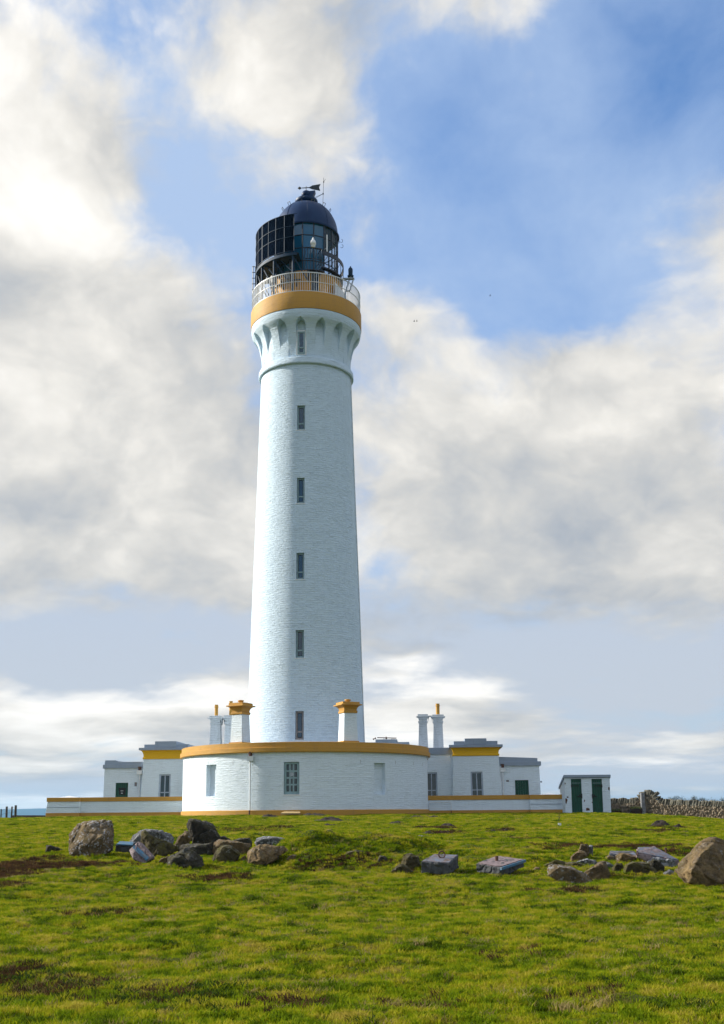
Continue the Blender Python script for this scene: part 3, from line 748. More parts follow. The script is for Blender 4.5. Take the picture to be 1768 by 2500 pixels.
# lantern base wall, glazing, dome
zl0 = zg1; zl1 = zat(751, 662, 2.3)
RB, RL = 2.38, 2.14
s = MB(); s.lathe(AX, [(RB, zl0), (RB, zl1 - .1), (RB + .05, zl1 - .06), (RB + .05, zl1), (1.0, zl1 + .02)], 72); lbase = s.build('lantern_base', 'ochre', LH, smooth=True, sharp=40)
s = MB(); bm2 = cyl_map(lambda z: RB)
for a, b_ in ((R(14), R(26)),): bar(s, bm2, a, b_, zl0 + .02, zl1 - .1, -.04, .05)
s.build('access_door', 'blue_steel', lbase)
s = MB(); bar(s, bm2, R(50), R(95), zl0 + .02, zl1 - .55, -.35, -.3); s.build('white_cabinet', 'white_paint', lbase)
s = MB()
for z in (zl1 - .62,): s.lathe(AX + Vector((0, 0, z)), [(RB + .005, -.03), (RB + .06, -.03), (RB + .06, .03), (RB + .005, .03)], 40, R(-75), R(-5))
s.build('cable_tray', 'dark_steel', lbase)
zq1 = zat(751, 540.5, RL)
NS = 18; off = R(-6.6) + R(6.0)
ang = [off + k * 2 * PI / NS for k in range(NS)]
rows = [zl1 + (zq1 - zl1) * t for t in (0, .24, .49, .745, 1)]
s = MB()
for a in ang: s.tube(CY(a, RL, zl1), CY(a, RL, zq1), .045, 6)
for z in rows:
    for a in ang: s.tube(CY(a, RL, z), CY(a + 2 * PI / NS, RL, z), .032 if rows[0] < z < rows[-1] else .07, 6)
glz = s.build('lantern_glazing', 'lantern_black', LH)
for k, a in enumerate(ang):
    a2 = a + 2 * PI / NS; mid = math.degrees((a + a2) / 2) % 360
    blind = not (34 < mid < 326 and (mid < 150 or mid > 260) and mid < 150)
    for j in range(4):
        q = MB(); p = [CY(a, RL - .01, rows[j]), CY(a2, RL - .01, rows[j]), CY(a2, RL - .01, rows[j + 1]), CY(a, RL - .01, rows[j + 1])]
        n_ = (p[1] - p[0]).cross(p[3] - p[0]).normalized() * .012
        q.hexa([p[0], p[1], p[0] - n_, p[1] - n_, p[3], p[2], p[3] - n_, p[2] - n_])
        q.build('pane', 'blind_glass' if (mid > 300 or mid < 30 or 150 < mid < 215) else 'lantern_glass', glz)
# inside: pedestal and optic
s = MB(); s.lathe(AX, [(.0, zl1), (.5, zl1), (.42, zl1 + .9), (.8, zl1 + 1.0), (.95, zl1 + 1.5), (.95, zl1 + 2.4), (.6, zl1 + 3.0), (0, zl1 + 3.1)], 24); s.build('optic', 'lens_dark', LH, smooth=True)
# dome
zd0 = zq1
dome = [(RL + .10, zd0 - .10), (RL + .13, zd0), (RL + .02, zd0 + .06)]
ztop = zat(752, 497.5, .5)
for t in np.linspace(.06, 1, 14):
    dome.append((.55 + (RL - .55) * math.cos(t * PI / 2) ** .9 , zd0 + .06 + (ztop - zd0 - .06) * math.sin(t * PI / 2)))
s = MB(); s.lathe(AX, dome, 54); dm = s.build('dome', 'dome_blue', LH, smooth=True, sharp=40)
s = MB()
for k in range(9):
    a = k * 2 * PI / 9 + R(8); pts = [CY(a, r + .012, z) for r, z in dome[2:]]
    s.poly(pts, .012, 5)
s.build('seam', 'dome_blue', dm)
for k in range(12):
    a = R(8 + 14 + k * 30); r, z = dome[10]; r2, z2 = dome[7]
    P1, P2 = CY(a - .09, r, z), CY(a + .09, r, z); O = CY(a, r2 + .16, z2 + .24) - CY(a, r, z) ; O = (CY(a, 1, 0) - CY(a, 0, 0)) * .10 + Vector((0, 0, .17)); P1 = CY(a - .06, r + .02, z); P2 = CY(a + .06, r + .02, z)
    q = MB(); q.poly([P1, P1 + O, P2 + O, P2], .018, 5); q.build('handle', 'dark_steel', dm)
s = MB(); s.lathe(AX, [(.56, ztop - .05), (.60, ztop + .2), (.74, ztop + .24), (.80, ztop + .34), (.78, ztop + .48), (.62, ztop + .54), (.3, ztop + .6), (.22, ztop + .64), (.26, ztop + .68), (.22, ztop + .73), (.26, ztop + .78), (.34, ztop + .88), (.35, ztop + 1.0), (.27, ztop + 1.16), (.0, ztop + 1.2)], 32)
cap = s.build('ventilator', 'dome_blue', LH, smooth=True, sharp=50)
zc = ztop + .98
s = MB()
# cowl mouth turned to the right and the vane above it
q = [W(.15, 0, zc - .15), W(.46, -.1, zc - .34), W(.56, -.1, zc - .1), W(.64, -.1, zc + .12), W(.2, 0, zc + .14)]
s.v += [tuple(p + VX * d) for d in (-.22, .22) for p in q]; s.f += [(4, 3, 2, 1, 0), (5, 6, 7, 8, 9)] + [(i, (i + 1) % 5, 5 + (i + 1) % 5, 5 + i) for i in range(5)]; s.uv += [None] * 7
s.build('cowl', 'dome_blue', cap)
s = MB(); zv = zat(752, 458.5, 0)
s.tube(W(-.3, 0, zv), W(.5, 0, zv + .02), .03, 6); s.tube(W(-.02, 0, zc), W(-.02, 0, zv + .12), .025, 6)
s.lathe(AX + UX * -.5 , [(0, 0)], 3) if False else None
for (a, b_, r1, r2) in ((-.60, -.48, .02, .11), (-.48, -.34, .11, .03)): s.tube(W(a, 0, zv), W(b_, 0, zv), r1, 8, r2)
q = [W(.15, 0, zv), W(.42, 0, zv + .16), W(.98, 0, zv + .24), W(.88, 0, zv), W(.96, 0, zv - .26), W(.4, 0, zv - .12)]
s.v += [tuple(p + VX * d) for d in (-.02, .02) for p in q]; n0 = len(s.v) - 12
s.f += [tuple(n0 + i for i in (5, 4, 3, 2, 1, 0)), tuple(n0 + 6 + i for i in range(6))] + [(n0 + i, n0 + (i + 1) % 6, n0 + 6 + (i + 1) % 6, n0 + 6 + i) for i in range(6)]; s.uv += [None] * 8
s.build('wind_vane', 'dark_steel', LH)
s = MB(); ua, za = LP(788, 505, 0); ub, zb = LP(790.5, 434, 0); um, zm = LP(789, 473, 0)
s.tube(W(ua, 0, za - .2), W(ub, 0, zb), .014, 5); s.tube(W(um, 0, zm), W(.25, 0, zm - .55), .012, 5); s.tube(W(um, 0, zm), W(.3, -.35, zm - .6), .012, 5)
s.tube(W(ub, 0, zb - .32), W(ub + .12, 0, zb - .1), .012, 4); s.box(W(um, 0, zm), (.04, .04, .04)); s.box(W(ub, 0, zb - .32), (.03, .03, .05))
s.build('antenna', 'black_iron', LH)

# curved dark screen of panels standing on the gallery in front of the lantern's left half
RSn = 3.40
pa = [-7.8, -19, -30, -41, -52, -53.5, -64, -75.5, -87, -98, -109]; pa = [R(a + .4) for a in pa]
yk = (521.5, 550.5, 576.4, 611.6); zk = [zat(737, y, RSn) for y in yk]
s = MB()
for a in pa: s.tube(CY(a, RSn + .03, zk[-1] - .1), CY(a, RSn + .03, zk[0]), .022, 5)
s.lathe(AX + Vector((0, 0, zk[3] - .2)), [(RSn - .12, -.1), (RSn + .06, -.1), (RSn + .06, .1), (RSn - .12, .1), (RSn - .12, -.1)], 40, pa[-1], pa[0])
for z in zk: s.lathe(AX + Vector((0, 0, z)), [(RSn + .03, -.012), (RSn + .055, -.012), (RSn + .055, .012), (RSn + .03, .012)], 40, pa[-1], pa[0])
scr = s.build('screen_frame', 'blue_steel', LH)
for i in range(len(pa) - 1):
    for j in range(3):
        if abs(pa[i] - pa[i + 1]) < R(3): continue
        q = MB(); pm = cyl_map(lambda z: RSn)
        am = (pa[i] + pa[i + 1]) / 2
        bar(q, pm, pa[i + 1], am, zk[j + 1], zk[j], -.03, .01); bar(q, pm, am, pa[i], zk[j + 1], zk[j], -.0305, .01)
        q.build('screen_panel', 'screen_panel', scr)
s = MB()
pm = [R(a) for a in (-9, -33, -55, -74, -92)]
for k, a in enumerate(pm):
    s.tube(CY(a, RSn - .05, zg1), CY(a, RSn - .05, zk[3] - .2), .065, 6)
    s.tube(CY(a, RSn - .1, zk[3] - .3), CY(a + R(18), RSn - .25, zg1 + .9), .045, 5)
    s.tube(CY(a, RSn - .1, zk[3] - .3), CY(a, RB, zg1 + 1.0), .04, 5)
    s.tube(CY(a, RSn - .1, zk[3] - .2), CY(a, RL, zk[3] - .05), .04, 5)
    s.tube(CY(a, RSn - .1, zk[3] - 1.4), CY(a - R(17), RSn - .3, zk[3] - .35), .03, 5)
s.build('screen_support', 'blue_steel', scr)
# deck behind the screen (underside seen dark from below)
s = MB(); s.lathe(AX + Vector((0, 0, zk[3] - .12)), [(RL + .02, 0), (RSn - .1, 0), (RSn - .1, .05), (RL + .02, .05)], 30, pa[-1], R(-6)); s.build('screen_deck', 'dark_steel', scr)
# equipment behind the supports
s = MB()
for a, z, h in ((-20, .1, .5), (-14, .8, .6), (-46, .2, .5), (-62, .5, .3), (-38, 1.0, .25)):
    P = CY(R(a), 2.75, zl1 - .5 + z); s.box(P, (.16, .12, h / 2), Matrix.Rotation(R(a), 3, 'Z'))
s.build('equipment_box', 'dark_steel', LH)
# service ladder hung outside the railing on the left
s = MB(); ul, zlo = LP(617, 742, -.4); _, zhi = LP(617, 650, -.4); ur = LP(633, 690, -.4)[0]
for k, uu in enumerate((ul, ul + .18)): s.tube(W(uu, -.4, zlo), W(uu, -.4, zhi), .035, 5)
for k in range(7):
    z = zlo + (zhi - zlo) * (k + .5) / 6.6
    s.tube(W(ul - .05, -.4, z), W(ur if 1 < k else ul + .3, -.4, z), .026, 5)
lad = s.build('ladder', 'dark_steel', LH)
# railed basket and side walkway round the glazing
def cage(a0, a1, r1, z0, h, n, name='service_basket'):
    s = MB()
    A = [a0 + (a1 - a0) * k / n for k in range(n + 1)]
    for a in A: s.tube(CY(a, r1, z0), CY(a, r1, z0 + h), .022, 5)
    for hh in (0, .5, 1.0):
        for a, b_ in zip(A[:-1], A[1:]): s.tube(CY(a, r1, z0 + h * hh), CY(b_, r1, z0 + h * hh), .028, 5)
        for a in (a0, a1): s.tube(CY(a, r1, z0 + h * hh), CY(a, RL, z0 + h * hh), .028, 5)
    s.lathe(AX + Vector((0, 0, z0)), [(RL, -.03), (r1, -.03), (r1, .03), (RL, .03)], 8, a0, a1)
    return s.build(name, 'lantern_black', LH)
zb0 = zat(784, 655, 2.9); zb1 = zat(784, 601, 2.9)
cage(R(4), R(27), 2.86, zb0, zb1 - zb0, 6)
s = MB()
for a in (9, 20): s.tube(CY(R(a), 2.8, zb0), CY(R(a), 2.8, zb0 - .45), .06, 6); s.tube(CY(R(a), 2.8, zb0 - .1), CY(R(a), RB, zb0 - .5), .04, 6)
s.build('basket_bracket', 'lantern_black', LH)
zw = zat(800, 611, 2.4); zw2 = zat(845, 640, 0)
s = MB(); s.lathe(AX + Vector((0, 0, zw)), [(2.5, -.16), (2.55, -.16), (2.55, .12), (2.5, .12), (2.5, -.16)], 12, R(28), R(118))
s.lathe(AX + Vector((0, 0, zw - 1.0)), [(RL + .03, -.05), (2.5, -.05), (2.5, .02), (RL + .03, .02)], 12, R(28), R(118))
for a in range(28, 119, 15): s.tube(CY(R(a), 2.52, zw - 1.0), CY(R(a), 2.52, zw), .025, 5)
for a in range(28, 104, 15): s.tube(CY(R(a), 2.52, zw - 1.0), CY(R(a + 15), 2.52, zw), .018, 5)
s.build('side_walkway', 'lantern_black', LH)
# white dome-shaped lamp over the basket, on its own bracket
P = CY(R(15), 2.86, 0); zc0 = zat(785, 602, 2.86)
s = MB(); s.lathe(Vector((P.x, P.y, zc0)), [(0, 0), (.10, .0), (.15, .1), (.16, .2), (.19, .22), (.19, .34), (.16, .46), (.09, .55), (.06, .66), (.03, .72), (0, .72)], 20); s.build('white_camera_dome', 'globe_white', LH, smooth=True, sharp=60)
# white pole aerial fixed before the clear panes
s = MB(); P = CY(R(40), 2.45, 0); s.tube((P.x, P.y, zat(808, 612, 2)), (P.x, P.y, zat(808, 571, 2)), .045, 8); s.tube((P.x, P.y, zat(808, 602, 2)), CY(R(40), RL, zat(808, 602, 2)), .02, 5); s.build('white_aerial', 'globe_white', LH)
s = MB()
for (px, py) in ((800, 566), (820, 578), (826, 592), (834, 590), (835, 603)):
    u, z = LP(px, py, -1.2); pts = [W(u + .09 * math.cos(t), -1.3, z + .12 * math.sin(t)) for t in np.linspace(-2.6, 1.6, 8)]; s.poly(pts, .015, 4)
s.build('hook', 'dark_steel', LH)
# small lantern on an arm outside the railing, right
u, z = LP(856, 672, -2.3); s = MB()
s.lathe(W(u, -2.3, z), [(0, -.12), (.19, -.12), (.21, -.04), (.12, 0), (.14, .06), (.15, .4), (.11, .5), (.05, .52), (.04, .62), (0, .62)], 16); s.build('fog_lamp', 'blue_steel', LH, smooth=True, sharp=45)
s = MB(); r2 = W(u, -2.3, z - .12); e = CY(R(45), RR, rt_z)
q1 = W(u - .42, -2.3, z - .36); q2 = W(u + .2, -2.3, z - .34)
s.box((q1 + q2) / 2 + Vector((0, 0, .1)), (.36, .12, .03)); s.tube(q1 + Vector((.35, 0, .1)), q1 + Vector((.1, 0, -.75)), .05, 6); s.tube(q2 + Vector((0, 0, .1)), q2 + Vector((-.25, 0, -.75)), .05, 6)
s.tube(q1 + Vector((.1, 0, -.75)), q2 + Vector((-.25, 0, -.75)), .04, 6); s.tube(r2, r2 + Vector((0, 0, -.2)), .08, 6)
s.tube(q1 + Vector((.1, 0, -.75)), CY(R(50), RR, zg1 + .05), .05, 6); s.build('lamp_arm', 'bare_metal', LH)

# ------------------------------------------------------------------ round building at the tower's foot
RD = thing('round_building', 'white curved single-storey building with ochre parapet wrapped round the tower foot', 'building', tuple(W(0, -7, 1.5)))
RDW = 7.62
zc1 = zat(744, 1810.5, 7.7); zc05 = zat(744, 1823, 7.75); zc0 = zat(744, 1835.5, 7.8); zbb = zat(744, 1977, 7.7)
dmap = cyl_map(lambda z: RDW)
wn_ = pick(695.5, 733.5, 1860, 1939.5, RDW); hwn = (wn_[1] - wn_[0]) / 2
nl = pick(503.8, 527.5, 1866.8, 1944, RDW); nr = pick(914, 941, 1862.7, 1940, RDW)
hn = [( -hwn, hwn, wn_[2], wn_[3], .3), (nl[0], nl[1], nl[2], nl[3], .28), (nr[0], nr[1], nr[2], nr[3], .28)]
mb = MB(); panel(mb, dmap, np.linspace(R(-97), R(97), 75), np.linspace(zbb - .02, zc0 + .02, 7), hn); mb.build('wall', 'white_masonry', RD, smooth=True, sharp=40)
for h in hn[1:]: fill(dmap, *h[:4], .28).build('blind_niche', 'white_masonry', RD)
fill(dmap, *hn[0][:4], .3).build('window_back', 'black_iron', RD)
ww = sash_window(RD, dmap, -hwn + .002, hwn - .002, wn_[2] + .01, wn_[3] - .01, .16, 3, 4, 'teal_frame', 'window_glass', fw=.12, bw=.085)
s = MB(); P = dmap(0, wn_[2] + (wn_[3] - wn_[2]) * .62, -.12); s.tube(P, P - VX * .02, .12, 16); s.build('round_notice', 'bare_metal', ww)
s = MB(); bar(s, dmap, -hwn - .005, hwn + .005, wn_[2] - .06, wn_[2], -.03, .05); s.build('sill', 'white_paint', RD)
E = R(97)
s = MB()
s.lathe(AX, [(RDW - .1, zbb - 1.2), (RDW + .08, zbb - 1.2), (RDW + .08, zbb - .03), (RDW + .0, zbb)], 90, -E, E); s.build('plinth', 'ochre', RD, smooth=True, sharp=30)
s = MB(); s.lathe(AX, [(RDW - .05, zc0 - .05), (RDW + .06, zc0 - .05), (RDW + .08, zc0 - .002), (RDW - .05, zc0)], 90, -E, E); s.build('fillet', 'white_paint', RD, smooth=True, sharp=30)
s = MB(); s.lathe(AX, [(RDW - .1, zc0), (RDW + .16, zc0), (RDW + .19, zc0 + .04), (RDW + .19, zc05 - .02), (RDW + .12, zc05)], 90, -E, E)
s.lathe(AX, [(RDW + .12, zc05), (RDW + .10, zc05), (RDW + .10, zc1 - .02), (RDW + .06, zc1), (RDW - .42, zc1), (RDW - .42, zc0)], 90, -E, E)
for sg in (-1, 1):
    for r0, r1, za, zb in ((RDW - .1, RDW + .19, zc0, zc05), (RDW - .42, RDW + .1, zc05 - .4, zc1)):
        s.quad([CY(sg * E, r0, za), CY(sg * E, r1, za), CY(sg * E, r1, zb), CY(sg * E, r0, zb)])
s.build('cornice', 'ochre', RD, smooth=True, sharp=30)
s = MB(); s.lathe(AX, [(RDW - .4, zc1 - .5), (3.3, zc1 - .3)], 60, -E, E); s.build('roof', 'lead_grey', RD)
for th in (-57, -42, -27, 30, 49, 63, 74):
    s = MB(); bar(s, dmap, R(th), R(th + .12), zc0 - .62, zc0 - .42, -.004, .02); s.build('vent_slot', 'grey_stone', RD)
# downpipe with hopper
thp = pick(612.5, 615, 1860, 1980, RDW)[0]
def downpipe(parent, P, z0, z1, out, hop=True, mname='white_paint'):
    s = MB(); s.tube(Vector((P.x, P.y, z0)), Vector((P.x, P.y, z1)), .045, 8)
    for z in np.arange(z0 + .4, z1 - .2, .9): s.tube(Vector((P.x, P.y, z)), Vector((P.x, P.y, z + .05)), .06, 8)
    dp = s.build('downpipe', mname, parent, smooth=True)
    if hop:
        s = MB(); s.box((P.x, P.y, z1 + .1), (.17, .11, .11), Matrix.Rotation(-TH, 3, 'Z')); s.box((P.x, P.y, z1 + .23), (.20, .13, .025), Matrix.Rotation(-TH, 3, 'Z')); s.build('hopper', mname, dp)
        s = MB(); s.tube(Vector((P.x, P.y, z1 + .22)), Vector((P.x, P.y, z1 + .5)), .08, 6, .12); s.build('spout', 'rust', dp)
    return dp
downpipe(RD, CY(thp, RDW + .10, 0), zbb, zat(614, 1858, 7), 0)
s = MB(); P = CY(thp, RDW + .14, 0); s.tube(Vector((P.x, P.y, zbb - .45)), Vector((P.x, P.y, zbb)), .045, 8); s.build('pipe_shoe', 'rust', RD)

def chimney(parent, P, yaw, w0, w1, z0, z1, cap_h, cap_w, cm, pm, pot=None, name='chimney', knob=True):
    """tapered square shaft, cavetto cap, pot"""
    M3 = Matrix.Rotation(yaw, 3, 'Z')
    def sq(w, z): return [Vector((P.x, P.y, z)) + M3 @ Vector((x * w, y * w, 0)) for x, y in ((-1, -1), (1, -1), (1, 1), (-1, 1))]
    def stack(lst):
        mb = MB()
        L_ = [sq(w, z) for w, z in lst]
        for A, B in zip(L_[:-1], L_[1:]):
            for i in range(4): mb.quad([A[i], A[(i + 1) % 4], B[(i + 1) % 4], B[i]])
        mb.quad(L_[-1]); return mb
    ch = stack([(w0, z0), (w1, z1)]).build(name, pm, parent, bevel=.012)
    h = cap_h
    prof_ = [(w1 + .035, z1 - .02), (w1 + .05, z1 + .03), (w1 + .05, z1 + h * .17), (w1 + .01, z1 + h * .2)]
    for t in np.linspace(0, 1, 7): prof_.append((w1 + .01 + (cap_w - w1) * (1 - math.cos(t * PI / 2)), z1 + h * .2 + h * .45 * math.sin(t * PI / 2)))
    prof_ += [(cap_w + .03, z1 + h * .66), (cap_w + .03, z1 + h * .74), (cap_w * .86, z1 + h * .78), (cap_w * .86, z1 + h * .96), (cap_w * .5, z1 + h)]
    stack(prof_).build('chimney_cap', cm, ch)
    if pot:
        r, hh, mm = pot; s = MB(); s.lathe(Vector((P.x, P.y, z1 + h * .97)), [(r, 0), (r, hh * .76), (r * 1.25, hh * .78), (r * 1.25, hh * .84), (r * 1.02, hh * .85), (r * 1.0, hh * .94), (r * 1.12, hh), (r * .8, hh)], 16)
        s.build('chimney_pot', mm, ch, smooth=True, sharp=50)
    elif knob:
        s = MB(); s.lathe(Vector((P.x, P.y, z1 + h * .98)), [(cap_w * .22, 0), (cap_w * .22, .06), (cap_w * .31, .1), (cap_w * .3, .16), (.0, .19)], 16); s.build('chimney_pot', cm, ch, smooth=True)
    return ch
RCH = 6.75
for (xl, xr, yt, yb, yc, ycap) in ((568.5, 609.5, 1744.5, 1812, 588.6, 1716), (831, 872.5, 1741, 1809, 850.5, 1714)):
    th = pick(yc - 1, yc + 1, 1760, 1761, RCH)[0]
    P = CY(th, RCH, 0); rr_ = RCH * math.cos(th)
    zt = zat(yc, yt, rr_); zb_ = zc1 - .2; ztc = zat(yc, ycap, rr_)
    yaw = th - TH; wpx = (xr - xl) / FPX * 64.5; vis = abs(math.cos(th - .0 + R(3))) + abs(math.sin(th + R(3)))
    w1 = wpx / 2 / (math.cos(yaw) + abs(math.sin(yaw)))
    c_ = chimney(RD, P, yaw, w1 * 1.19, w1, zb_, zt, ztc - zt, w1 * 1.62, 'ochre', 'white_masonry')
    s = MB(); s.box((P.x, P.y, zc1 + .03), (w1 * 1.3, w1 * 1.3, .07), Matrix.Rotation(yaw, 3, 'Z')); s.build('chimney_base', 'ochre', c_)

# ochre timber hatch leaning at the plinth
s = MB(); u0, z0 = LP(686, 1987.5, -8.35); u1, z1 = LP(736, 1980.5, -7.95)
s.hexa([W(u0, -8.5, z0 - .02), W(u1, -8.5, z0 - .02), W(u0 + .1, -7.72, z0 + .02), W(u1 - .1, -7.72, z0 + .02), W(u0, -8.5, z0 + .06), W(u1, -8.5, z0 + .06), W(u0 + .12, -7.72, z1), W(u1 - .12, -7.72, z1)])
hat = s.build('hatch_cover', 'pale_timber'); tag(hat, 'low sloping ochre hatch cover on the grass below the many-paned window', 'hatch')

# ------------------------------------------------------------------ boundary walls either side
def boundary_wall(label, px_out, px_step, px_in, yt, yb1, yc, step_out, sgn):
    """px_out end, px_step the corner where the end pier breaks forward, px_in at the round building"""
    Tn = thing('boundary_wall', label, 'wall', tuple(W(LP((px_out + px_in) / 2, 1990, 0)[0], 0, 1.5)), 'low white boundary walls')
    v0 = -.15
    zt = LP(px_step, yt, v0)[1]; zcb = LP(px_step, yc, v0)[1]; zpb = LP(px_step, yb1, v0)[1]
    u0, us_, u2 = LP(px_out, yb1, v0 - step_out)[0], LP(px_step, yb1, v0)[0], LP(px_in, yb1, v0)[0]
    if sgn < 0: u2 += .45
    else: u2 -= .45
    for (nm, zA, zB, extra, mt, tp) in (('wall', zpb, zcb, 0, 'white_masonry', .03), ('coping', zcb, zt, .045, 'ochre', 0), ('plinth', zpb - 1.1, zpb, .07, 'ochre', .0)):
        mb = MB()
        for (a, b_, vf) in ((u0, us_, v0 - step_out), (us_, u2, v0)):
            lo, hi = min(a, b_), max(a, b_)
            ex0 = extra if lo == min(u0, us_) and a == u0 and sgn < 0 else 0; ex1 = extra if a == u0 and sgn > 0 else 0
            t = tp
            k = [W(lo - ex0 - (t * 2.4 if (sgn < 0 and a == u0) else 0), vf - extra - t, zA), W(hi + ex1 + (t * 2.4 if (sgn > 0 and a == u0) else 0), vf - extra - t, zA), W(lo - ex0, vf + .55, zA), W(hi + ex1, vf + .55, zA),
                 W(lo - ex0, vf - extra, zB), W(hi + ex1, vf - extra, zB), W(lo - ex0, vf + .5, zB), W(hi + ex1, vf + .5, zB)]
            mb.hexa(k)
        mb.build(nm, mt, Tn, bevel=.012)
    return Tn, zt, zpb, zcb
bwl, ztl, zpl, zcl = boundary_wall('low white wall with ochre coping left of the round building', 115, 197, 441, 1947, 1984.5, 1957, .28, -1)
bwr, ztr, zpr, zcr = boundary_wall('low white wall with ochre coping right of the round building, ending at the shed', 1379, 1294, 1046, 1940.5, 1977, 1951.5, .28, 1)
for bw_, pxa, pxb, z in ((bwl, 113, 197, (zcl + zpl) / 2), (bwr, 1294, 1380, (zcr + zpr) / 2 + .02)):
    a, _ = LP(pxa, 1970, -.4); b_, _ = LP(pxb, 1970, -.4)
    s = MB(); s.box(W((a + b_) / 2, -.445, z), ((b_ - a) / 2 - .03, .02, .012), Matrix.Rotation(-TH, 3, 'Z')); s.build('joint_strip', 'lead_grey', bw_)
# low pyramid caps that show above the copings
for px, z, bw_ in ((168, ztl, bwl), (1340, ztr, bwr)):
    u, _ = LP(px, 1945, .8); s = MB(); c = [W(u + a * 1.0, .9 + b_ * .5, z - .05) for a, b_ in ((-1, -1), (1, -1), (1, 1), (-1, 1))]; tp = W(u, .9, z + .13)
    for i in range(4): s.quad([c[i], c[(i + 1) % 4], tp])
    s.build('pier_cap', 'white_paint', bw_)
# thin painted pipe bent over the right wall
s = MB(); q = [LP(1048, 1990, -.3), LP(1048, 1961, -.3), LP(1052, 1959.5, -.3), LP(1098, 1958.5, -.3), LP(1101.5, 1961, -.3), LP(1102, 1978, -.3)]
s.poly([W(a, -.26, b_) for a, b_ in q], .022, 6)
pp = s.build('bent_pipe', 'white_paint'); tag(pp, 'thin white pipe bent along the right boundary wall beside the round building', 'pipe')
s = MB(); s.tube(W(LP(1102, 1978, -.3)[0], -.27, zpr), W(LP(1102, 1990, -.3)[0], -.27, zpr - .5), .026, 6); s.build('rusty_end', 'rust', pp)

# ------------------------------------------------------------------ keepers' houses
def rect_uz(px0, py0, px1, py1, v):
    """pixel box -> u0,u1,z0,z1 on plane v"""
    a = LP(px0, (py0 + py1) / 2, v)[0]; b_ = LP(px1, (py0 + py1) / 2, v)[0]; m_ = (px0 + px1) / 2
    return a, b_, LP(m_, py1, v)[1], LP(m_, py0, v)[1]
def prism(mb, u0, u1, v0, v1, z0, z1, bat0=0, bat1=0, front=0):
    """box with battered left/right/front faces"""
    k = [W(u0 - bat0, v0 - front, z0), W(u1 + bat1, v0 - front, z0), W(u0 - bat0, v1, z0), W(u1 + bat1, v1, z0), W(u0, v0, z1), W(u1, v0, z1), W(u0, v1, z1), W(u1, v1, z1)]
    mb.hexa(k)
def volume(parent, px0, px1, py_top, v0, depth, holes=(), bat=(0, 0), name='wall', zb=.9):
    u0, u1, _, zt = rect_uz(px0, py_top, px1, 1990, v0)
    u0 = LP(px0, py_top, v0)[0]; u1 = LP(px1, py_top, v0)[0]
    H_ = zt - zb
    def f(u, z, d):
        t = (zt - z) / H_; s0 = u0 - bat[0] * t; s1 = u1 + bat[1] * t
        return W(s0 + (s1 - s0) * (u - u0) / (u1 - u0), v0 - d, z)
    f.scale = 1.0
    mb = MB(); panel(mb, f, [u0, u1], [zb, zt], [h for h in holes])
    b0, b1 = bat
    mb.quad([W(u0 - b0, v0 + depth, zb), W(u0 - b0, v0, zb), W(u0, v0, zt), W(u0, v0 + depth, zt)])
    mb.quad([W(u1 + b1, v0, zb), W(u1 + b1, v0 + depth, zb), W(u1, v0 + depth, zt), W(u1, v0, zt)])
    mb.quad([W(u1 + b1, v0 + depth, zb), W(u0 - b0, v0 + depth, zb), W(u0, v0 + depth, zt), W(u1, v0 + depth, zt)])
    mb.quad([W(u0, v0, zt), W(u1, v0, zt), W(u1, v0 + depth, zt), W(u0, v0 + depth, zt)])
    mb.build(name, 'white_masonry', parent)
    return f, u0, u1, zt
def hole(px0, py0, px1, py1, v0, dep, zlow=None):
    a, b_, c, d = rect_uz(px0, py0, px1, py1, v0)
    if zlow is not None: c = zlow
    return (a, b_, c, d, dep)
def cavetto(parent, u0, u1, v0, depth, z0, z1, flare_, m_):
    mb = MB(); pr = [(.03, z0), (.05, z0 + .04), (.05, z0 + (z1 - z0) * .2), (.0, z0 + (z1 - z0) * .24)]
    for t in np.linspace(0.1, 1, 8): pr.append((flare_ * (1 - math.cos(t * PI / 2)), z0 + (z1 - z0) * (.24 + .76 * math.sin(t * PI / 2))))
    for (f0, za), (f1, zb) in zip(pr[:-1], pr[1:]):
        A = [W(u0 - f0, v0 - f0, za), W(u1 + f0, v0 - f0, za), W(u1 + f0, v0 + depth + f0, za), W(u0 - f0, v0 + depth + f0, za)]
        B = [W(u0 - f1, v0 - f1, zb), W(u1 + f1, v0 - f1, zb), W(u1 + f1, v0 + depth + f1, zb), W(u0 - f1, v0 + depth + f1, zb)]
        for i in range(4): mb.quad([A[i], A[(i + 1) % 4], B[(i + 1) % 4], B[i]])
    return mb.build('cornice', m_, parent, smooth=True, sharp=25)
def door(parent, f, h, m_='green_paint', n=5):
    a, b_, c, d, dep = h
    fr = MB(); bar(fr, f, a, a + .05, c, d, dep - .08, dep); bar(fr, f, b_ - .05, b_, c, d, dep - .08, dep); bar(fr, f, a + .05, b_ - .05, d - .06, d, dep - .078, dep)
    dr = fr.build('door', m_, parent)
    w = (b_ - a - .1) / n
    for i in range(n):
        q = MB(); bar(q, f, a + .05 + i * w + .004, a + .05 + (i + 1) * w - .004, c, d - .06, dep - .05 + .003 * (i % 2), dep); q.build('plank', m_, dr)
    return dr
VH = 3.2
KL = thing('keepers_house', "left white keepers' house with grey parapets and a bright yellow cornice", 'house', tuple(W(-12.5, VH + 1, 1.5)), "keepers' houses")
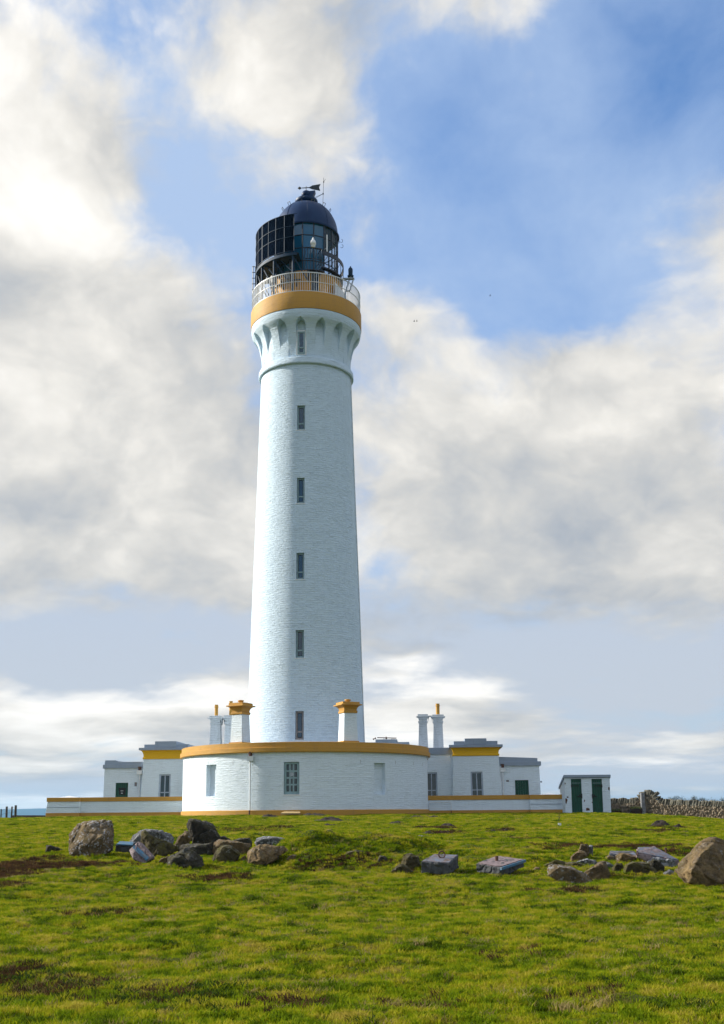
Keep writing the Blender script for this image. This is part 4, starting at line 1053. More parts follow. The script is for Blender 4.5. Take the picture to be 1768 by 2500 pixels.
# left low wing
hd = hole(281.8, 1911, 312.5, 1975, VH + .3, .18, 1.45); hv = hole(328, 1910, 334.5, 1919.5, VH + .3, .12)
f, u0, u1, zt = volume(KL, 255.5, 352, 1876, VH + .3, 6.0, (hd, hv), (.04, 0))
dr = door(KL, f, hd)
fill(f, *hv[:4], .12, 1).build('vent_recess', 'grey_stone', KL)
s = MB(); a, b_ = LP(297.5, 1933, VH + .3); s.hexa([W(a - .2, VH + .41, b_ - .2), W(a + .2, VH + .41, b_ - .2), W(a - .2, VH + .44, b_ - .2), W(a + .2, VH + .44, b_ - .2), W(a - .25, VH + .41, b_ + .27), W(a + .25, VH + .41, b_ + .27), W(a - .25, VH + .44, b_ + .27), W(a + .25, VH + .44, b_ + .27)])
s.build('door_plaque', 'black_iron', dr)
s = MB(); s.box(W(a - .02, VH + .405, b_ - .09), (.06, .006, .02), Matrix.Rotation(-TH, 3, 'Z')); s.box(W(a - .02, VH + .405, b_ + .06), (.09, .006, .015), Matrix.Rotation(-TH, 3, 'Z')); s.build('plaque_marking', 'white_paint', dr)
def parapet(parent, px0, px1, yb, ym, yt, v0, depth, over=.1, raised=None):
    s = MB(); u0, z0 = LP(px0, yb, v0); u1, _ = LP(px1, yb, v0); zm = LP(px0, ym, v0)[1]; zt = LP(px0, yt, v0)[1]
    prism(s, u0 - over * (raised != 'R'), u1 + over * (raised == 'R'), v0 - .1, v0 + depth, z0, zm)
    prism(s, u0 - .0, u1, v0 - .03, v0 + depth - .05, zm, zt)
    return s.build('parapet', 'lead_grey', parent, bevel=.015), zt
pl, zt_ = parapet(KL, 255.5, 349, 1876.5, 1867, 1860.5, VH + .3, 6.0)
s = MB(); a, b_ = LP(257, 1860, VH + .3)[0], LP(282, 1860, VH + .3)[0]; prism(s, a, b_, VH + .29, VH + 6, zt_ - .02, zt_ + .11, 0, .3); s.build('parapet_block', 'lead_grey', KL)
P = W(LP(341, 1900, VH + .2)[0], VH + .18, 0); downpipe(KL, P, 1.5, LP(341, 1890, VH)[1], 0)
# left pavilion
hw_ = hole(389, 1890, 416.5, 1955, VH, .22, 1.9)
f, u0, u1, zt = volume(KL, 350.5, 462, 1853, VH, 7.0, (hw_,), (.22, .1))
fill(f, *hw_[:4], .22, 1).build('window_back', 'black_iron', KL)
sash_window(KL, f, *hw_[:4], .13, 2, 2, 'blue_frame', 'window_glass', fw=.1, bw=.06)
zy1 = LP(406, 1831.5, VH)[1]; cavetto(KL, u0, u1, VH, 7.0, zt, zy1, .22, 'yellow')
def stepped(parent, u0, u1, v0, z0, cx, px_w, rows_y):
    """grey fascia, setback and raised middle block"""
    s = MB(); z = z0
    zz = [LP(px_w, y, v0)[1] for y in rows_y]
    prism(s, u0 - .27, u1 + .27, v0 - .27, v0 + 7.2, z0, zz[0]); prism(s, u0 + .05, u1 - .05, v0 - .08, v0 + 7, zz[0], zz[1])
    return s.build('parapet', 'lead_grey', parent, bevel=.012), zz
pp_, zz = stepped(KL, u0, u1, VH, zy1, 0, 406, (1825.5, 1817.3))
s = MB(); a, b_ = LP(380, 1815, VH)[0], LP(432, 1815, VH)[0]; prism(s, a, b_, VH - .16, VH + 7.1, zz[0] + .02, LP(406, 1810, VH)[1]); s.build('parapet_block', 'lead_grey', KL, bevel=.01)
# paired chimneys of the left house
def pair(parent, spec, arch):
    tops = []
    for (xl, xr, xbl, xbr, yt, yb, ycap, pot, v) in spec:
        ub0, ut0 = LP(xbl, yb, v)[0], LP(xl, yt, v)[0]; ut1 = LP(xr, yt, v)[0]; ub1 = LP(xbr, yb, v)[0]
        P = W((ut0 + ut1) / 2, v, 0); z0 = LP(xl, yb, v)[1] - .8; z1 = LP(xl, yt, v)[1]; zc = LP(xl, ycap, v)[1]
        w1 = (ut1 - ut0) / 2 * .94; w0 = (ub1 - ub0) / 2 * .97
        ch = chimney(parent, P, -TH, w0, w1, z0, z1, zc - z1, w1 * 1.5, 'worn_white', 'worn_white', pot, knob=False)
        tops.append((ut0, ut1, z1, zc, v, ch))
    A, B = tops; s = MB(); n = 8; x0, x1 = A[1] + .06, B[0] - .06
    for i in range(n):
        a = x0 + (x1 - x0) * i / n; b_ = x0 + (x1 - x0) * (i + 1) / n
        def und(t): q = abs(2 * t - 1); return A[3] - .16 - (A[3] - A[2] - .1) * q ** 3 * .9
        k = [W(a, A[4] - .3, und(i / n)), W(b_, A[4] - .3, und((i + 1) / n)), W(a, A[4] + .3, und(i / n)), W(b_, A[4] + .3, und((i + 1) / n)), W(a, A[4] - .3, A[3] - .12), W(b_, A[4] - .3, A[3] - .12), W(a, A[4] + .3, A[3] - .12), W(b_, A[4] + .3, A[3] - .12)]
        s.hexa(k)
    s.build('chimney_arch', 'worn_white', A[5])
pair(KL, ((516, 540, 512, 542, 1769, 1818, 1748, (.12, .8, 'ochre'), VH + 4), (551.5, 575.5, 548, 578, 1768, 1818, 1747, (.12, 1.02, 'ochre'), VH + 4)), 0)
s = MB(); a, b_ = LP(455, 1850, VH + 1)[0], LP(640, 1850, VH + 1)[0]; prism(s, a, b_, VH + 1, VH + 8, 1, LP(500, 1836, VH + 1)[1]); s.build('middle_range', 'white_masonry', KL)

KR = thing('keepers_house', "right white keepers' house with grey parapets, yellow cornice and twin weathered chimneys", 'house', tuple(W(9.5, VH + 1, 1.5)), "keepers' houses")
hk = hole(1040, 1885.5, 1068, 1955, VH + .5, .2, 1.9)
f, u0, u1, zt = volume(KR, 1010, 1108, 1842, VH + .5, 6.0, (hk,))
fill(f, *hk[:4], .2, 1).build('window_back', 'black_iron', KR)
sash_window(KR, f, *hk[:4], .12, 2, 2, 'blue_frame', 'window_glass', fw=.1, bw=.06)
s = MB(); a, b_ = u0, u1; prism(s, a, b_, VH + .42, VH + 6, zt, LP(1080, 1825.3, VH + .5)[1]); s.build('parapet', 'lead_grey', KR, bevel=.012)
hw_ = hole(1149.4, 1884, 1178, 1955, VH, .22, 1.9)
f, u0, u1, zt = volume(KR, 1106.5, 1217.5, 1845.5, VH, 7.0, (hw_,), (.1, .24))
fill(f, *hw_[:4], .22, 1).build('window_back', 'black_iron', KR)
sash_window(KR, f, *hw_[:4], .13, 2, 2, 'blue_frame', 'window_glass', fw=.1, bw=.06)
zy1 = LP(1160, 1824.8, VH)[1]; cavetto(KR, u0, u1, VH, 7.0, zt, zy1, .22, 'yellow')
pp_, zz = stepped(KR, u0, u1, VH, zy1, 0, 1160, (1818.3, 1809.3))
s = MB(); a, b_ = LP(1134.6, 1810, VH)[0], LP(1187.7, 1810, VH)[0]; prism(s, a, b_, VH - .16, VH + 7.1, zz[0] + .02, LP(1160, 1803, VH)[1]); s.build('parapet_block', 'lead_grey', KR, bevel=.01)
hd = hole(1258, 1904.5, 1291, 1975, VH + .3, .18, 1.45); hv = hole(1236, 1904.5, 1243, 1909, VH + .3, .1)
f, u0, u1, zt = volume(KR, 1217, 1316.5, 1869, VH + .3, 6.0, (hd, hv), (0, .07))
door(KR, f, hd); fill(f, *hv[:4], .1, 1).build('vent_recess', 'grey_stone', KR)
s = MB(); zA, zB, zC, zD = LP(1222, 1867, VH + .3)[1], LP(1222, 1847.5, VH + .3)[1], LP(1316, 1868.5, VH + .3)[1], LP(1316, 1850.5, VH + .3)[1]
prism(s, u0, u1 + .12, VH + .18, VH + 6, zt - .02, zt + (zB - zA) * .5)
k = [W(u0, VH + .24, zt + .2), W(u1 - .1, VH + .24, zt + .2), W(u0, VH + 6, zt + .2), W(u1 - .1, VH + 6, zt + .2), W(u0, VH + .24, zB), W(u1 - .1, VH + .24, zD), W(u0, VH + 6, zB), W(u1 - .1, VH + 6, zD)]
s.hexa(k); s.build('parapet', 'lead_grey', KR, bevel=.012)
P = W(LP(1228, 1900, VH + .2)[0], VH + .18, 0); downpipe(KR, P, 1.5, LP(1228, 1884, VH)[1], 0)
P = W(LP(1223.5, 1900, VH + .2)[0], VH + .2, 0); downpipe(KR, P, 1.5, LP(1223.5, 1870, VH)[1], 0, False)
s = MB(); a, z = LP(1319.5, 1908.5, VH + .4); s.tube(W(a - .1, VH + .5, z - .05), W(a + .02, VH + .4, z), .02, 5); s.lathe(W(a + .05, VH + .4, z), [(0, -.07), (.06, -.03), (.06, .03), (0, .07)], 10); s.build('wall_lamp', 'bare_metal', KR)
pair(KR, ((1022.5, 1043, 1021, 1047.5, 1765, 1825, 1744, None, VH + 4), (1058, 1081, 1057, 1084.5, 1765, 1825, 1745, (.13, .78, 'ochre'), VH + 4)), 0)

# stepped grey roof block seen over the round building, with a rusty aerial lying on it
RB_ = thing('rear_roof_block', 'stepped grey roof block just visible over the parapet right of the tower', 'building', tuple(W(3.8, VH + 4, 1.5)))
a, b_ = LP(917, 1815, VH + 5)[0], LP(969.5, 1815, VH + 5)[0]; c = LP(999, 1815, VH + 5)[0]
s = MB(); prism(s, a, b_, VH + 5, VH + 8, 1, LP(940, 1805, VH + 5)[1]); s.build('upper_parapet', 'lead_grey', RB_)
s = MB(); prism(s, a - 1, c, VH + 5.1, VH + 8, 1, LP(985, 1811.3, VH + 5)[1]); s.build('lower_parapet', 'lead_grey', RB_)
AE = thing('roof_aerial', 'rusty bar with fittings lying along the grey roof block right of the tower', 'aerial', tuple(W(a, VH + 5, LP(940, 1805, VH + 5)[1])))
s = MB(); p0, p1 = LP(921, 1800.7, VH + 5), LP(968, 1801.8, VH + 5); s.tube(W(p0[0], VH + 5.1, p0[1]), W(p1[0], VH + 5.1, p1[1]), .035, 6); s.build('bar', 'rust', AE)
s = MB(); s.lathe(W(LP(943, 1801.3, VH + 5)[0], VH + 5.1, p0[1] - .03), [(0, -.08), (.05, -.08), (.07, 0), (.05, .06), (0, .1)], 10); s.build('clamp', 'rust', AE)
s = MB(); s.tube(W(LP(910.5, 1805, VH + 5)[0], VH + 5.1, LP(911, 1805, VH + 5)[1]), W(LP(918, 1801.5, VH + 5)[0], VH + 5.1, LP(917, 1802, VH + 5)[1]), .03, 6)
for px, py in ((912, 1804.3), (916.5, 1802.3)): q = LP(px, py, VH + 5); s.lathe(W(q[0], VH + 5.1, q[1]), [(0, -.06), (.06, -.02), (.06, .03), (0, .07)], 10)
s.build('end_fitting', 'rust', AE)
s = MB()
for px in (937.5, 957, 962): q = LP(px, 1801, VH + 5); s.tube(W(q[0], VH + 5.1, q[1]), W(q[0], VH + 5.1, q[1] - .16), .025, 5)
s.build('foot', 'bare_metal', AE)

# ------------------------------------------------------------------ the shed with two green doors
YS = 67.6
gS = gz(at(1430, 1990, YS).x, YS, False)
SH = thing('shed', 'small white lean-to shed with two tall green doors beside the drystone wall', 'shed', (at(1430, 1990, YS).x, YS + .8, gS))
xl, xr = at(1381, 1990, YS).x, at(1491, 1990, YS).x; zt = at(1430, 1897.5, YS).z; zb = gS - .35
xl2, xr2 = at(1378, 1899, YS).x, at(1488.5, 1899, YS).x
def fs(x, z, d):
    t = (zt - z) / (zt - zb); return Vector((xl2 + (x - xl2) + 0 * t, YS - d, z))
fs.scale = 1
hs = []
for (a, b_) in ((1395.5, 1421), (1446, 1471.5)):
    hs.append((at(a, 1945, YS).x, at(b_, 1945, YS).x, zb + .05, at((a + b_) / 2, 1901.5, YS).z, .12))
mb = MB(); panel(mb, fs, [xl2, xr2], [zb, zt], hs)
dS = 1.75; zbk = zt - .62
mb.quad([(xl2, YS + dS, zb), (xl2, YS, zb), (xl2, YS, zt), (xl2, YS + dS, zbk)]); mb.quad([(xr2, YS, zb), (xr2, YS + dS, zb), (xr2, YS + dS, zbk), (xr2, YS, zt)]); mb.quad([(xr2, YS + dS, zb), (xl2, YS + dS, zb), (xl2, YS + dS, zbk), (xr2, YS + dS, zbk)])
mb.build('wall', 'worn_white' if 0 else 'white_masonry', SH)
s = MB(); zr = at(1430, 1891.5, YS).z
k = [Vector(p) for p in ((xl2 - .06, YS - .09, zt - .02), (xr2 + .05, YS - .09, zt - .02), (xl2 - .06, YS + dS + .1, zbk - .06), (xr2 + .05, YS + dS + .1, zbk - .06), (xl2 - .06, YS - .09, zr), (xr2 + .05, YS - .09, zr), (xl2 - .06, YS + dS + .1, zbk + .1), (xr2 + .05, YS + dS + .1, zbk + .1))]
s.hexa(k); s.build('roof', 'lead_grey', SH, bevel=.01)
for i, h in enumerate(hs):
    dr = door(SH, fs, h, 'green_paint', 4)
    s = MB(); zz_ = h[3] - .42; sgn = 1 if i == 0 else -1; x0 = h[0] if i == 0 else h[1]
    s.box((x0 + sgn * .24, YS + .02, zz_), (.24, .012, .025)); s.box((x0 + sgn * .02, YS + .012, zz_), (.03, .014, .09)); s.build('hinge', 'black_iron', dr)
    s = MB(); x1 = h[1] if i == 0 else h[0]; zl = h[3] - 1.05
    s.box((x1 - sgn * .14, YS + .02, zl), (.15, .014, .03)); s.box((x1 - sgn * .02, YS - .01, zl + .02), (.035, .02, .14)); s.box((x1 - sgn * .13, YS + .01, zl + .05), (.04, .02, .06)); s.build('latch', 'black_iron', dr)
    s = MB(); s.box(((h[0] + h[1]) / 2, YS + .035, h[3] - .25), ((h[1] - h[0]) / 2 - .06, .008, .012)); s.build('glazed_top', 'teal_frame', dr)
# patches where the paint has come away
rs = random.Random(3)
for (px, py, a, b_) in ((1435, 1976, .15, .1), (1382, 1955, .10, .18), (1386, 1946, .06, .05), (1427, 1955, .04, .07), (1487, 1925, .05, .12), (1446, 1959, .03, .04), (1379, 1913, .05, .08)):
    c = at(px, py, YS - .004); pts = []
    for k in range(11):
        t = 2 * PI * k / 11; r = rs.uniform(.65, 1.1); x = c.x + a * r * math.cos(t); pts.append((min(max(x, xl2 + .01), xr2 - .01), YS - .006, c.z + b_ * r * math.sin(t)))
    s = MB(); s.v = [tuple(p) for p in pts] + [(p[0], YS + .01, p[2]) for p in pts]; n_ = len(pts)
    s.f = [tuple(range(n_))] + [(i, (i + 1) % n_, n_ + (i + 1) % n_, n_ + i) for i in range(n_)]; s.uv = [None] * (n_ + 1)
    s.build('bare_patch', 'rust', SH)

# ------------------------------------------------------------------ drystone wall with upright coping
DW = thing('drystone_wall', 'grey drystone wall with upright coping stones, humped at its gate pier', 'wall', tuple(at(1620, 1985, 73)))
def wy(px): return 75.5 - (px - 1484) / (1840 - 1484) * 7.5
top_px = [(1485, 1955), (1492, 1950), (1552, 1950.5), (1560, 1941), (1567, 1933), (1578, 1930), (1592, 1930.5), (1600, 1937), (1608, 1947), (1618, 1953), (1660, 1954), (1720, 1956.5), (1768, 1958), (1860, 1961), (1960, 1964)]
def tp(px):
    for (a, ya), (b_, yb) in zip(top_px[:-1], top_px[1:]):
        if px <= b_: return ya + (yb - ya) * max(0, (px - a)) / (b_ - a)
    return 1964
def thick(px): return 13.5 + 4 * math.exp(-((px - 1592) / 12) ** 2)
s = MB(); N_ = 95
for i in range(N_):
    p0 = 1486 + (1960 - 1486) * i / N_; p1 = 1486 + (1960 - 1486) * (i + 1) / N_
    A, B = at(p0, tp(p0) + thick(p0) - 3, wy(p0)), at(p1, tp(p1) + thick(p1) - 3, wy(p1))
    ga, gb = gz(A.x, A.y, False) - .3, gz(B.x, B.y, False) - .3; o = Vector((0, .45, 0))
    k = [Vector((A.x, A.y, ga)), Vector((B.x, B.y, gb)), Vector((A.x, A.y + .45, ga)), Vector((B.x, B.y + .45, gb)), A, B, A + o, B + o]; s.hexa(k)
s.build('wall_core', 'wall_stone', DW)
def stone(mb, c, h, rot, rs, j=.18):
    k = []
    for z in (-1, 1):
        for y in (-1, 1):
            for x in (-1, 1):
                k.append(Vector(c) + rot @ Vector((x * h[0] * rs.uniform(1 - j, 1 + j * .3), y * h[1] * rs.uniform(1 - j, 1 + j * .3), z * h[2] * rs.uniform(1 - j, 1 + j * .3))))
    mb.hexa(k)
rs = random.Random(11); mb = MB()
p = 1486.0
while p < 1955:
    pt = at(p, 1970, wy(p)); zt_ = at(p, tp(p) + thick(p) - 1, wy(p)).z; zg = gz(pt.x, pt.y, False) - .05
    z = zg
    while z < zt_ - .02:
        hh = rs.uniform(.02, .065); w = rs.uniform(.05, .17)
        stone(mb, (pt.x + rs.uniform(-.13, .13), pt.y - rs.uniform(-.035, .02), z + hh * .8), (w, .06, hh), Matrix.Rotation(rs.uniform(-.15, .15), 3, 'Y'), rs, .35); z += hh * 1.55
    p += rs.uniform(4.6, 7.5)
o = mb.build('rubble', 'wall_stone', DW); o['kind'] = 'stuff'
p = 1486.0; k = 0; cms = []
for q in range(5):
    m_ = MB(); stone(m_, (0, 0, 0), (.5, .5, .5), Matrix.Identity(3), rs, .3); cms.append(m_)
while p < 1955:
    w = rs.uniform(4.5, 8.0); y = tp(p + w / 2); th_ = thick(p); c = at(p + w / 2, y + th_ / 2, wy(p) + .2)
    slope = (tp(p + w) - tp(p)) / w; ang_ = math.atan(slope)
    m3 = Matrix.Rotation(ang_ + R(rs.uniform(4, 22)), 3, 'Y'); mb = MB()
    pxm = wy(p) / FPX
    stone(mb, c + Vector((0, -.08, .02)), (w * pxm * .5, rs.uniform(.30, .37), th_ * pxm * rs.uniform(.44, .66)), m3, rs, .28)
    mb.build('coping_stone', 'coping_rock', DW, bevel=.03); p += w * .97; k += 1
s = MB(); a, b_ = at(1566.5, 1960, 73.3).x, at(1576, 1960, 73.3).x; s.hexa([Vector(q) for q in ((a, 73.3, gz(a, 73.3) - .2), (b_ + .02, 73.3, gz(a, 73.3) - .2), (a, 73.6, gz(a, 73.3) - .2), (b_, 73.6, gz(a, 73.3) - .2), (a - .0, 73.3, at(1570, 1936, 73.3).z), (b_ - .03, 73.3, at(1570, 1936, 73.3).z), (a, 73.6, at(1570, 1936, 73.3).z), (b_, 73.6, at(1570, 1936, 73.3).z))])
s.build('gate_pillar', 'concrete', DW, bevel=.02)

# half-barrel planters
def planter(px0, px1, ytop, ybot, lab, n):
    Y = wy(px0) - .9; c = at((px0 + px1) / 2, ybot, Y); zg = gz(c.x, Y, False); ztp = at(px0, ytop, Y).z; r = (px1 - px0) / 2 * Y / FPX
    T = thing('planter', lab, 'planter', (c.x, Y, zg), 'tubs by the drystone wall')
    s = MB(); s.lathe(Vector((c.x, Y, 0)), [(r * .8, zg - .1), (r * .93, (zg + ztp) / 2), (r, ztp), (r * .9, ztp), (r * .88, ztp - .05), (0, ztp - .06)], 20); tb = s.build('tub', 'wicker', T, smooth=True, sharp=40)
    s = MB(); s.lathe(Vector((c.x, Y, (zg + ztp) / 2)), [(r * .94, -.015), (r * .97, -.015), (r * .97, .015), (r * .94, .015)], 20); s.build('hoop', 'rust', tb)
    rr = random.Random(px0); s = MB()
    for i in range(n):
        a = rr.uniform(0, 2 * PI); q = r * .9 * math.sqrt(rr.random()); P = Vector((c.x + q * math.cos(a), Y + q * math.sin(a), ztp - .06)); d = Vector((rr.uniform(-.1, .1), rr.uniform(-.1, .1), rr.uniform(.08, .24))); w = Vector((rr.uniform(-.03, .03), rr.uniform(-.03, .03), 0))
        s.quad([P - w, P + w, P + d + w * .6]); 
    s.build('plants', 'leafy', T)
planter(1488, 1517, 1979.5, 1988, 'low dark tub of green plants between shed and wall hump', 260)
planter(1538, 1569, 1974.5, 1988, 'taller dark tub of yellowing plants at the foot of the gate pillar', 420)

# ------------------------------------------------------------------ left edge: fence posts, low stone wall, bare shrub
FN = thing('post_and_wire_fence', 'weathered wooden posts strung with wire at the far left edge', 'fence', tuple(at(22, 1999, 74)))
tops = []
for i, (x0, x1, yt) in enumerate(((2, 5, 1975), (14.5, 20, 1969), (27, 31, 1969), (36, 42, 1966), (-24, -19, 1972), (-60, -55, 1972), (-100, -95, 1973))):
    Y = 73 + (i % 2) * .6; c = at((x0 + x1) / 2, yt, Y); r = (x1 - x0) / 2 * Y / FPX
    s = MB(); zz_ = gz(c.x, Y) - .4; s.tube((c.x, c.y, zz_), (c.x + rs.uniform(-.02, .02), c.y, c.z), r * 1.05, 9, r * .9); s.build('post', 'old_post', FN, smooth=True, sharp=50); tops.append((c.x, c.y, c.z))
s = MB(); tt = sorted(tops)
for a, b_ in zip(tt[:-1], tt[1:]):
    for d in (.12, .4, .7): s.tube((a[0], a[1] - .08, a[2] - d), (b_[0], b_[1] - .08, b_[2] - d), .008, 4)
s.build('wires', 'dark_steel', FN)
s = MB(); Yw = 105
for i in range(26):
    p0 = 28 + i * 14; p1 = p0 + 14; A, B = at(p0, 1990.5 + (884 - p0) * 0 + rs.uniform(-.25, .25), Yw), at(p1, 1990.5, Yw); o = Vector((0, .5, 0)); B.z = A.z = (A.z + B.z) / 2
    s.hexa([Vector((A.x, Yw, -1)), Vector((B.x, Yw, -1)), Vector((A.x, Yw + .5, -1)), Vector((B.x, Yw + .5, -1)), A, B, A + o, B + o])
o = s.build('field_wall', 'brown_stone_far'); tag(o, 'distant low brown field wall between the fence posts and the white wall', 'wall')

def bare_bush(name, lab, base, h, w, seed, n=26, m_='twig', cat='shrub', group=None, leaf=0, leafm='tree_leaf'):
    """trunk + limbs + fine twigs, optionally with loose small leaves in clumps"""
    rr = random.Random(seed); T = thing(name, lab, cat, tuple(base), group); s = MB(); tips = []
    def grow(P, d, L, r, lev):
        Q = P + d * L; s.tube(P, Q, r, 5 if lev < 2 else 3, r * .65, caps=False); 
        if lev >= 3: tips.append(Q); return
        for k in range(3 if lev else 4):
            nd = (d + Vector((rr.uniform(-1, 1) * w, rr.uniform(-1, 1) * w, rr.uniform(-.15, .6)))).normalized(); grow(P + d * L * rr.uniform(.5, 1), nd, L * rr.uniform(.55, .8), r * .5, lev + 1)
    for k in range(max(1, n // 8)):
        grow(Vector(base) + Vector((rr.uniform(-.1, .1) * h, 0, 0)), Vector((rr.uniform(-.5, .5) * w, rr.uniform(-.5, .5) * w, 1)).normalized(), h * .38, h * .02, 0)
    s.build('branches' if not leaf else 'trunk', m_, T)
    if leaf:
        q = MB()
        for t in tips:
            for k in range(leaf):
                P = t + Vector((rr.gauss(0, 1), rr.gauss(0, 1), rr.gauss(0, .7))) * h * .07; a = Vector((rr.uniform(-1, 1), rr.uniform(-1, 1), rr.uniform(-1, 1))) * h * .045; b_ = Vector((rr.uniform(-1, 1), rr.uniform(-1, 1), rr.uniform(-1, 1))) * h * .045
                q.quad([P, P + a, P + b_])
        q.build('crown', leafm, T)
    return T
b0 = at(66, 2000, 98); bare_bush('bare_shrub', 'bare twiggy shrub before the blue far coast', (b0.x, 98, gz(b0.x, 98) - .1), at(66, 1984, 98).z - gz(b0.x, 98), .9, 4, 40)
b0 = at(52, 2000, 96); bare_bush('bare_shrub', 'smaller thin shrub just right of the fence posts', (b0.x, 96, gz(b0.x, 96) - .1), at(52, 1987, 96).z - gz(b0.x, 96), .6, 9, 16)
# far trees over the right-hand wall
for i, (px, yt, wd, lab) in enumerate(((1634, 1946, 1.0, 'leftmost small far tree showing over the drystone wall coping'), (1655, 1943.5, 1.0, 'second far tree over the wall, thin and twiggy at the top'), (1672, 1947, .9, 'low far bush between taller trees beyond the wall'),
                                       (1690, 1946, 1.0, 'dense dark far tree over the middle of the wall coping'), (1706, 1943.5, 1.1, 'tallest round-headed far tree beyond the drystone wall'), (1722, 1949, 1.0, 'last low far bush of the left tree group over the wall'),
                                       (1744, 1952, .8, 'small far bush standing alone over the wall near the picture edge'), (1764, 1947, 1.2, 'dark far tree at the right picture edge over the wall'), (1800, 1948, 1.2, 'far tree beyond the right picture edge'))):
    if px > 1790: continue
    Y = 330 + (i * 37) % 60; P = at(px, yt, Y); zb_ = at(px, 1974, Y).z
    bare_bush('far_tree', lab, (P.x, Y, zb_), (P.z - zb_) * 1.25, wd, 20 + i, 16, 'twig', 'tree', 'trees beyond the drystone wall', 5)
s = MB(); A, B = at(1560, 1976, 330), at(2100, 1978, 330)
for i in range(14):
    t0, t1 = i / 14, (i + 1) / 14; P0 = A.lerp(B, t0); P1 = A.lerp(B, t1); z0 = P0.z + 1.0 + .4 * math.sin(i * 1.7); z1 = P1.z + 1.0 + .4 * math.sin((i + 1) * 1.7)
    s.hexa([Vector((P0.x, 320, -15)), Vector((P1.x, 320, -15)), Vector((P0.x, 400, -15)), Vector((P1.x, 400, -15)), Vector((P0.x, 325, z0)), Vector((P1.x, 325, z1)), Vector((P0.x, 395, z0)), Vector((P1.x, 395, z1))])
o = s.build('far_field_hill', 'brown_stone_far'); o['kind'] = 'structure'

# thin sapling with a white guard before the right wall
Y = hit(1365, 2018); P = at(1365, 2018, Y); P.z = gz(P.x, Y); T = thing('sapling', 'thin leafless sapling with white tag at its foot before the right wall', 'sapling', tuple(P))
s = MB(); h = at(1365, 1985, Y).z - P.z; rr = random.Random(5); s.tube(P, P + Vector((.02, 0, h)), .012, 5, .006)
for k in range(7):
    z = h * (.35 + .09 * k); a = rr.uniform(-1, 1); s.tube(P + Vector((0, 0, z)), P + Vector((.12 * a, .05, z + .1)), .006, 4)
s.build('stem', 'twig', T); s = MB(); s.box(P + Vector((.02, -.03, .06)), (.06, .02, .06)); s.build('tag', 'white_paint', T)

# ------------------------------------------------------------------ birds far off
for i, (px, py, lab, sx) in enumerate(((1011.5, 785, 'tiny dark bird in flight, lower left of the small flock', 1), (1018, 784.5, 'tiny dark bird in flight close beside the lower left one', -1), (1197, 722.5, 'lone tiny bird in flight, highest of the flock', 1))):
    P = at(px, py, 260); T = thing('bird', lab, 'bird', tuple(P), 'birds in flight')
    s = MB(); s.tube(P + Vector((-.16, 0, 0)), P + Vector((.05, 0, .02)), .05, 6, .07); s.tube(P + Vector((.05, 0, .02)), P + Vector((.2, 0, .03)), .07, 6, .02); s.build('body', 'bird', T)
    for d in (-1, 1):
        s = MB(); Q = P + Vector((0, 0, .03)); M1 = Q + Vector((.05, d * .28, .12)) + Vector((.0, 0, .1)); M2 = Q + Vector((-.08, d * .62, .02)) + Vector((-.2 * d, 0, .12)); s.quad([Q + Vector((-.07, 0, 0)), Q + Vector((.07, 0, 0)), M1, M1 - Vector((.14, 0, 0))]); s.quad([M1 - Vector((.14, 0, 0)), M1, M2]); s.build('wing', 'bird', T)

# ------------------------------------------------------------------ boulders
def vox(name, mb, size, m_, amp, seed, freq=1.0, smooth_it=2, parent=None):
    me = bpy.data.meshes.new('t'); me.from_pydata(mb.v, [], mb.f); o = bpy.data.objects.new('t', me); C.objects.link(o)
    md = o.modifiers.new('r', 'REMESH'); md.mode = 'VOXEL'; md.voxel_size = size
    dg = bpy.context.evaluated_depsgraph_get(); ev = o.evaluated_get(dg); me2 = bpy.data.meshes.new_from_object(ev)
    bpy.data.objects.remove(o); bpy.data.meshes.remove(me)
    bm = bmesh.new(); bm.from_mesh(me2)
    for _ in range(smooth_it): bmesh.ops.smooth_vert(bm, verts=bm.verts, factor=.5, use_axis_x=True, use_axis_y=True, use_axis_z=True)
    bm.normal_update(); sd = Vector((seed * 3.7, seed * 1.3, seed * 7.9))
    for v in bm.verts:
        p = v.co
        n1 = mn.noise(p * 1.6 * freq + sd); n2 = mn.noise(p * 4.5 * freq + sd); n3 = mn.noise(p * 12 * freq + sd)
        rid = 1 - abs(mn.noise(p * 2.6 * freq + sd * 2)) * 2
        strat = math.sin((p.z * 1.0 + p.x * .25 + n1 * .25) * 26 * freq)
        v.co += v.normal * amp * (n1 * .9 + n2 * .55 + n3 * .28 - max(0, rid - .78) * 3.4 + strat * .05)
    bm.to_mesh(me2); bm.free(); me2.name = name
    me2.polygons.foreach_set('use_smooth', [True] * len(me2.polygons)); me2.materials.clear(); me2.materials.append(MT[m_])
    o = bpy.data.objects.new(name, me2); C.objects.link(o)
    if parent: o.parent = parent; o.matrix_parent_inverse = parent_world(parent).inverted()
    return o
RN = [0]
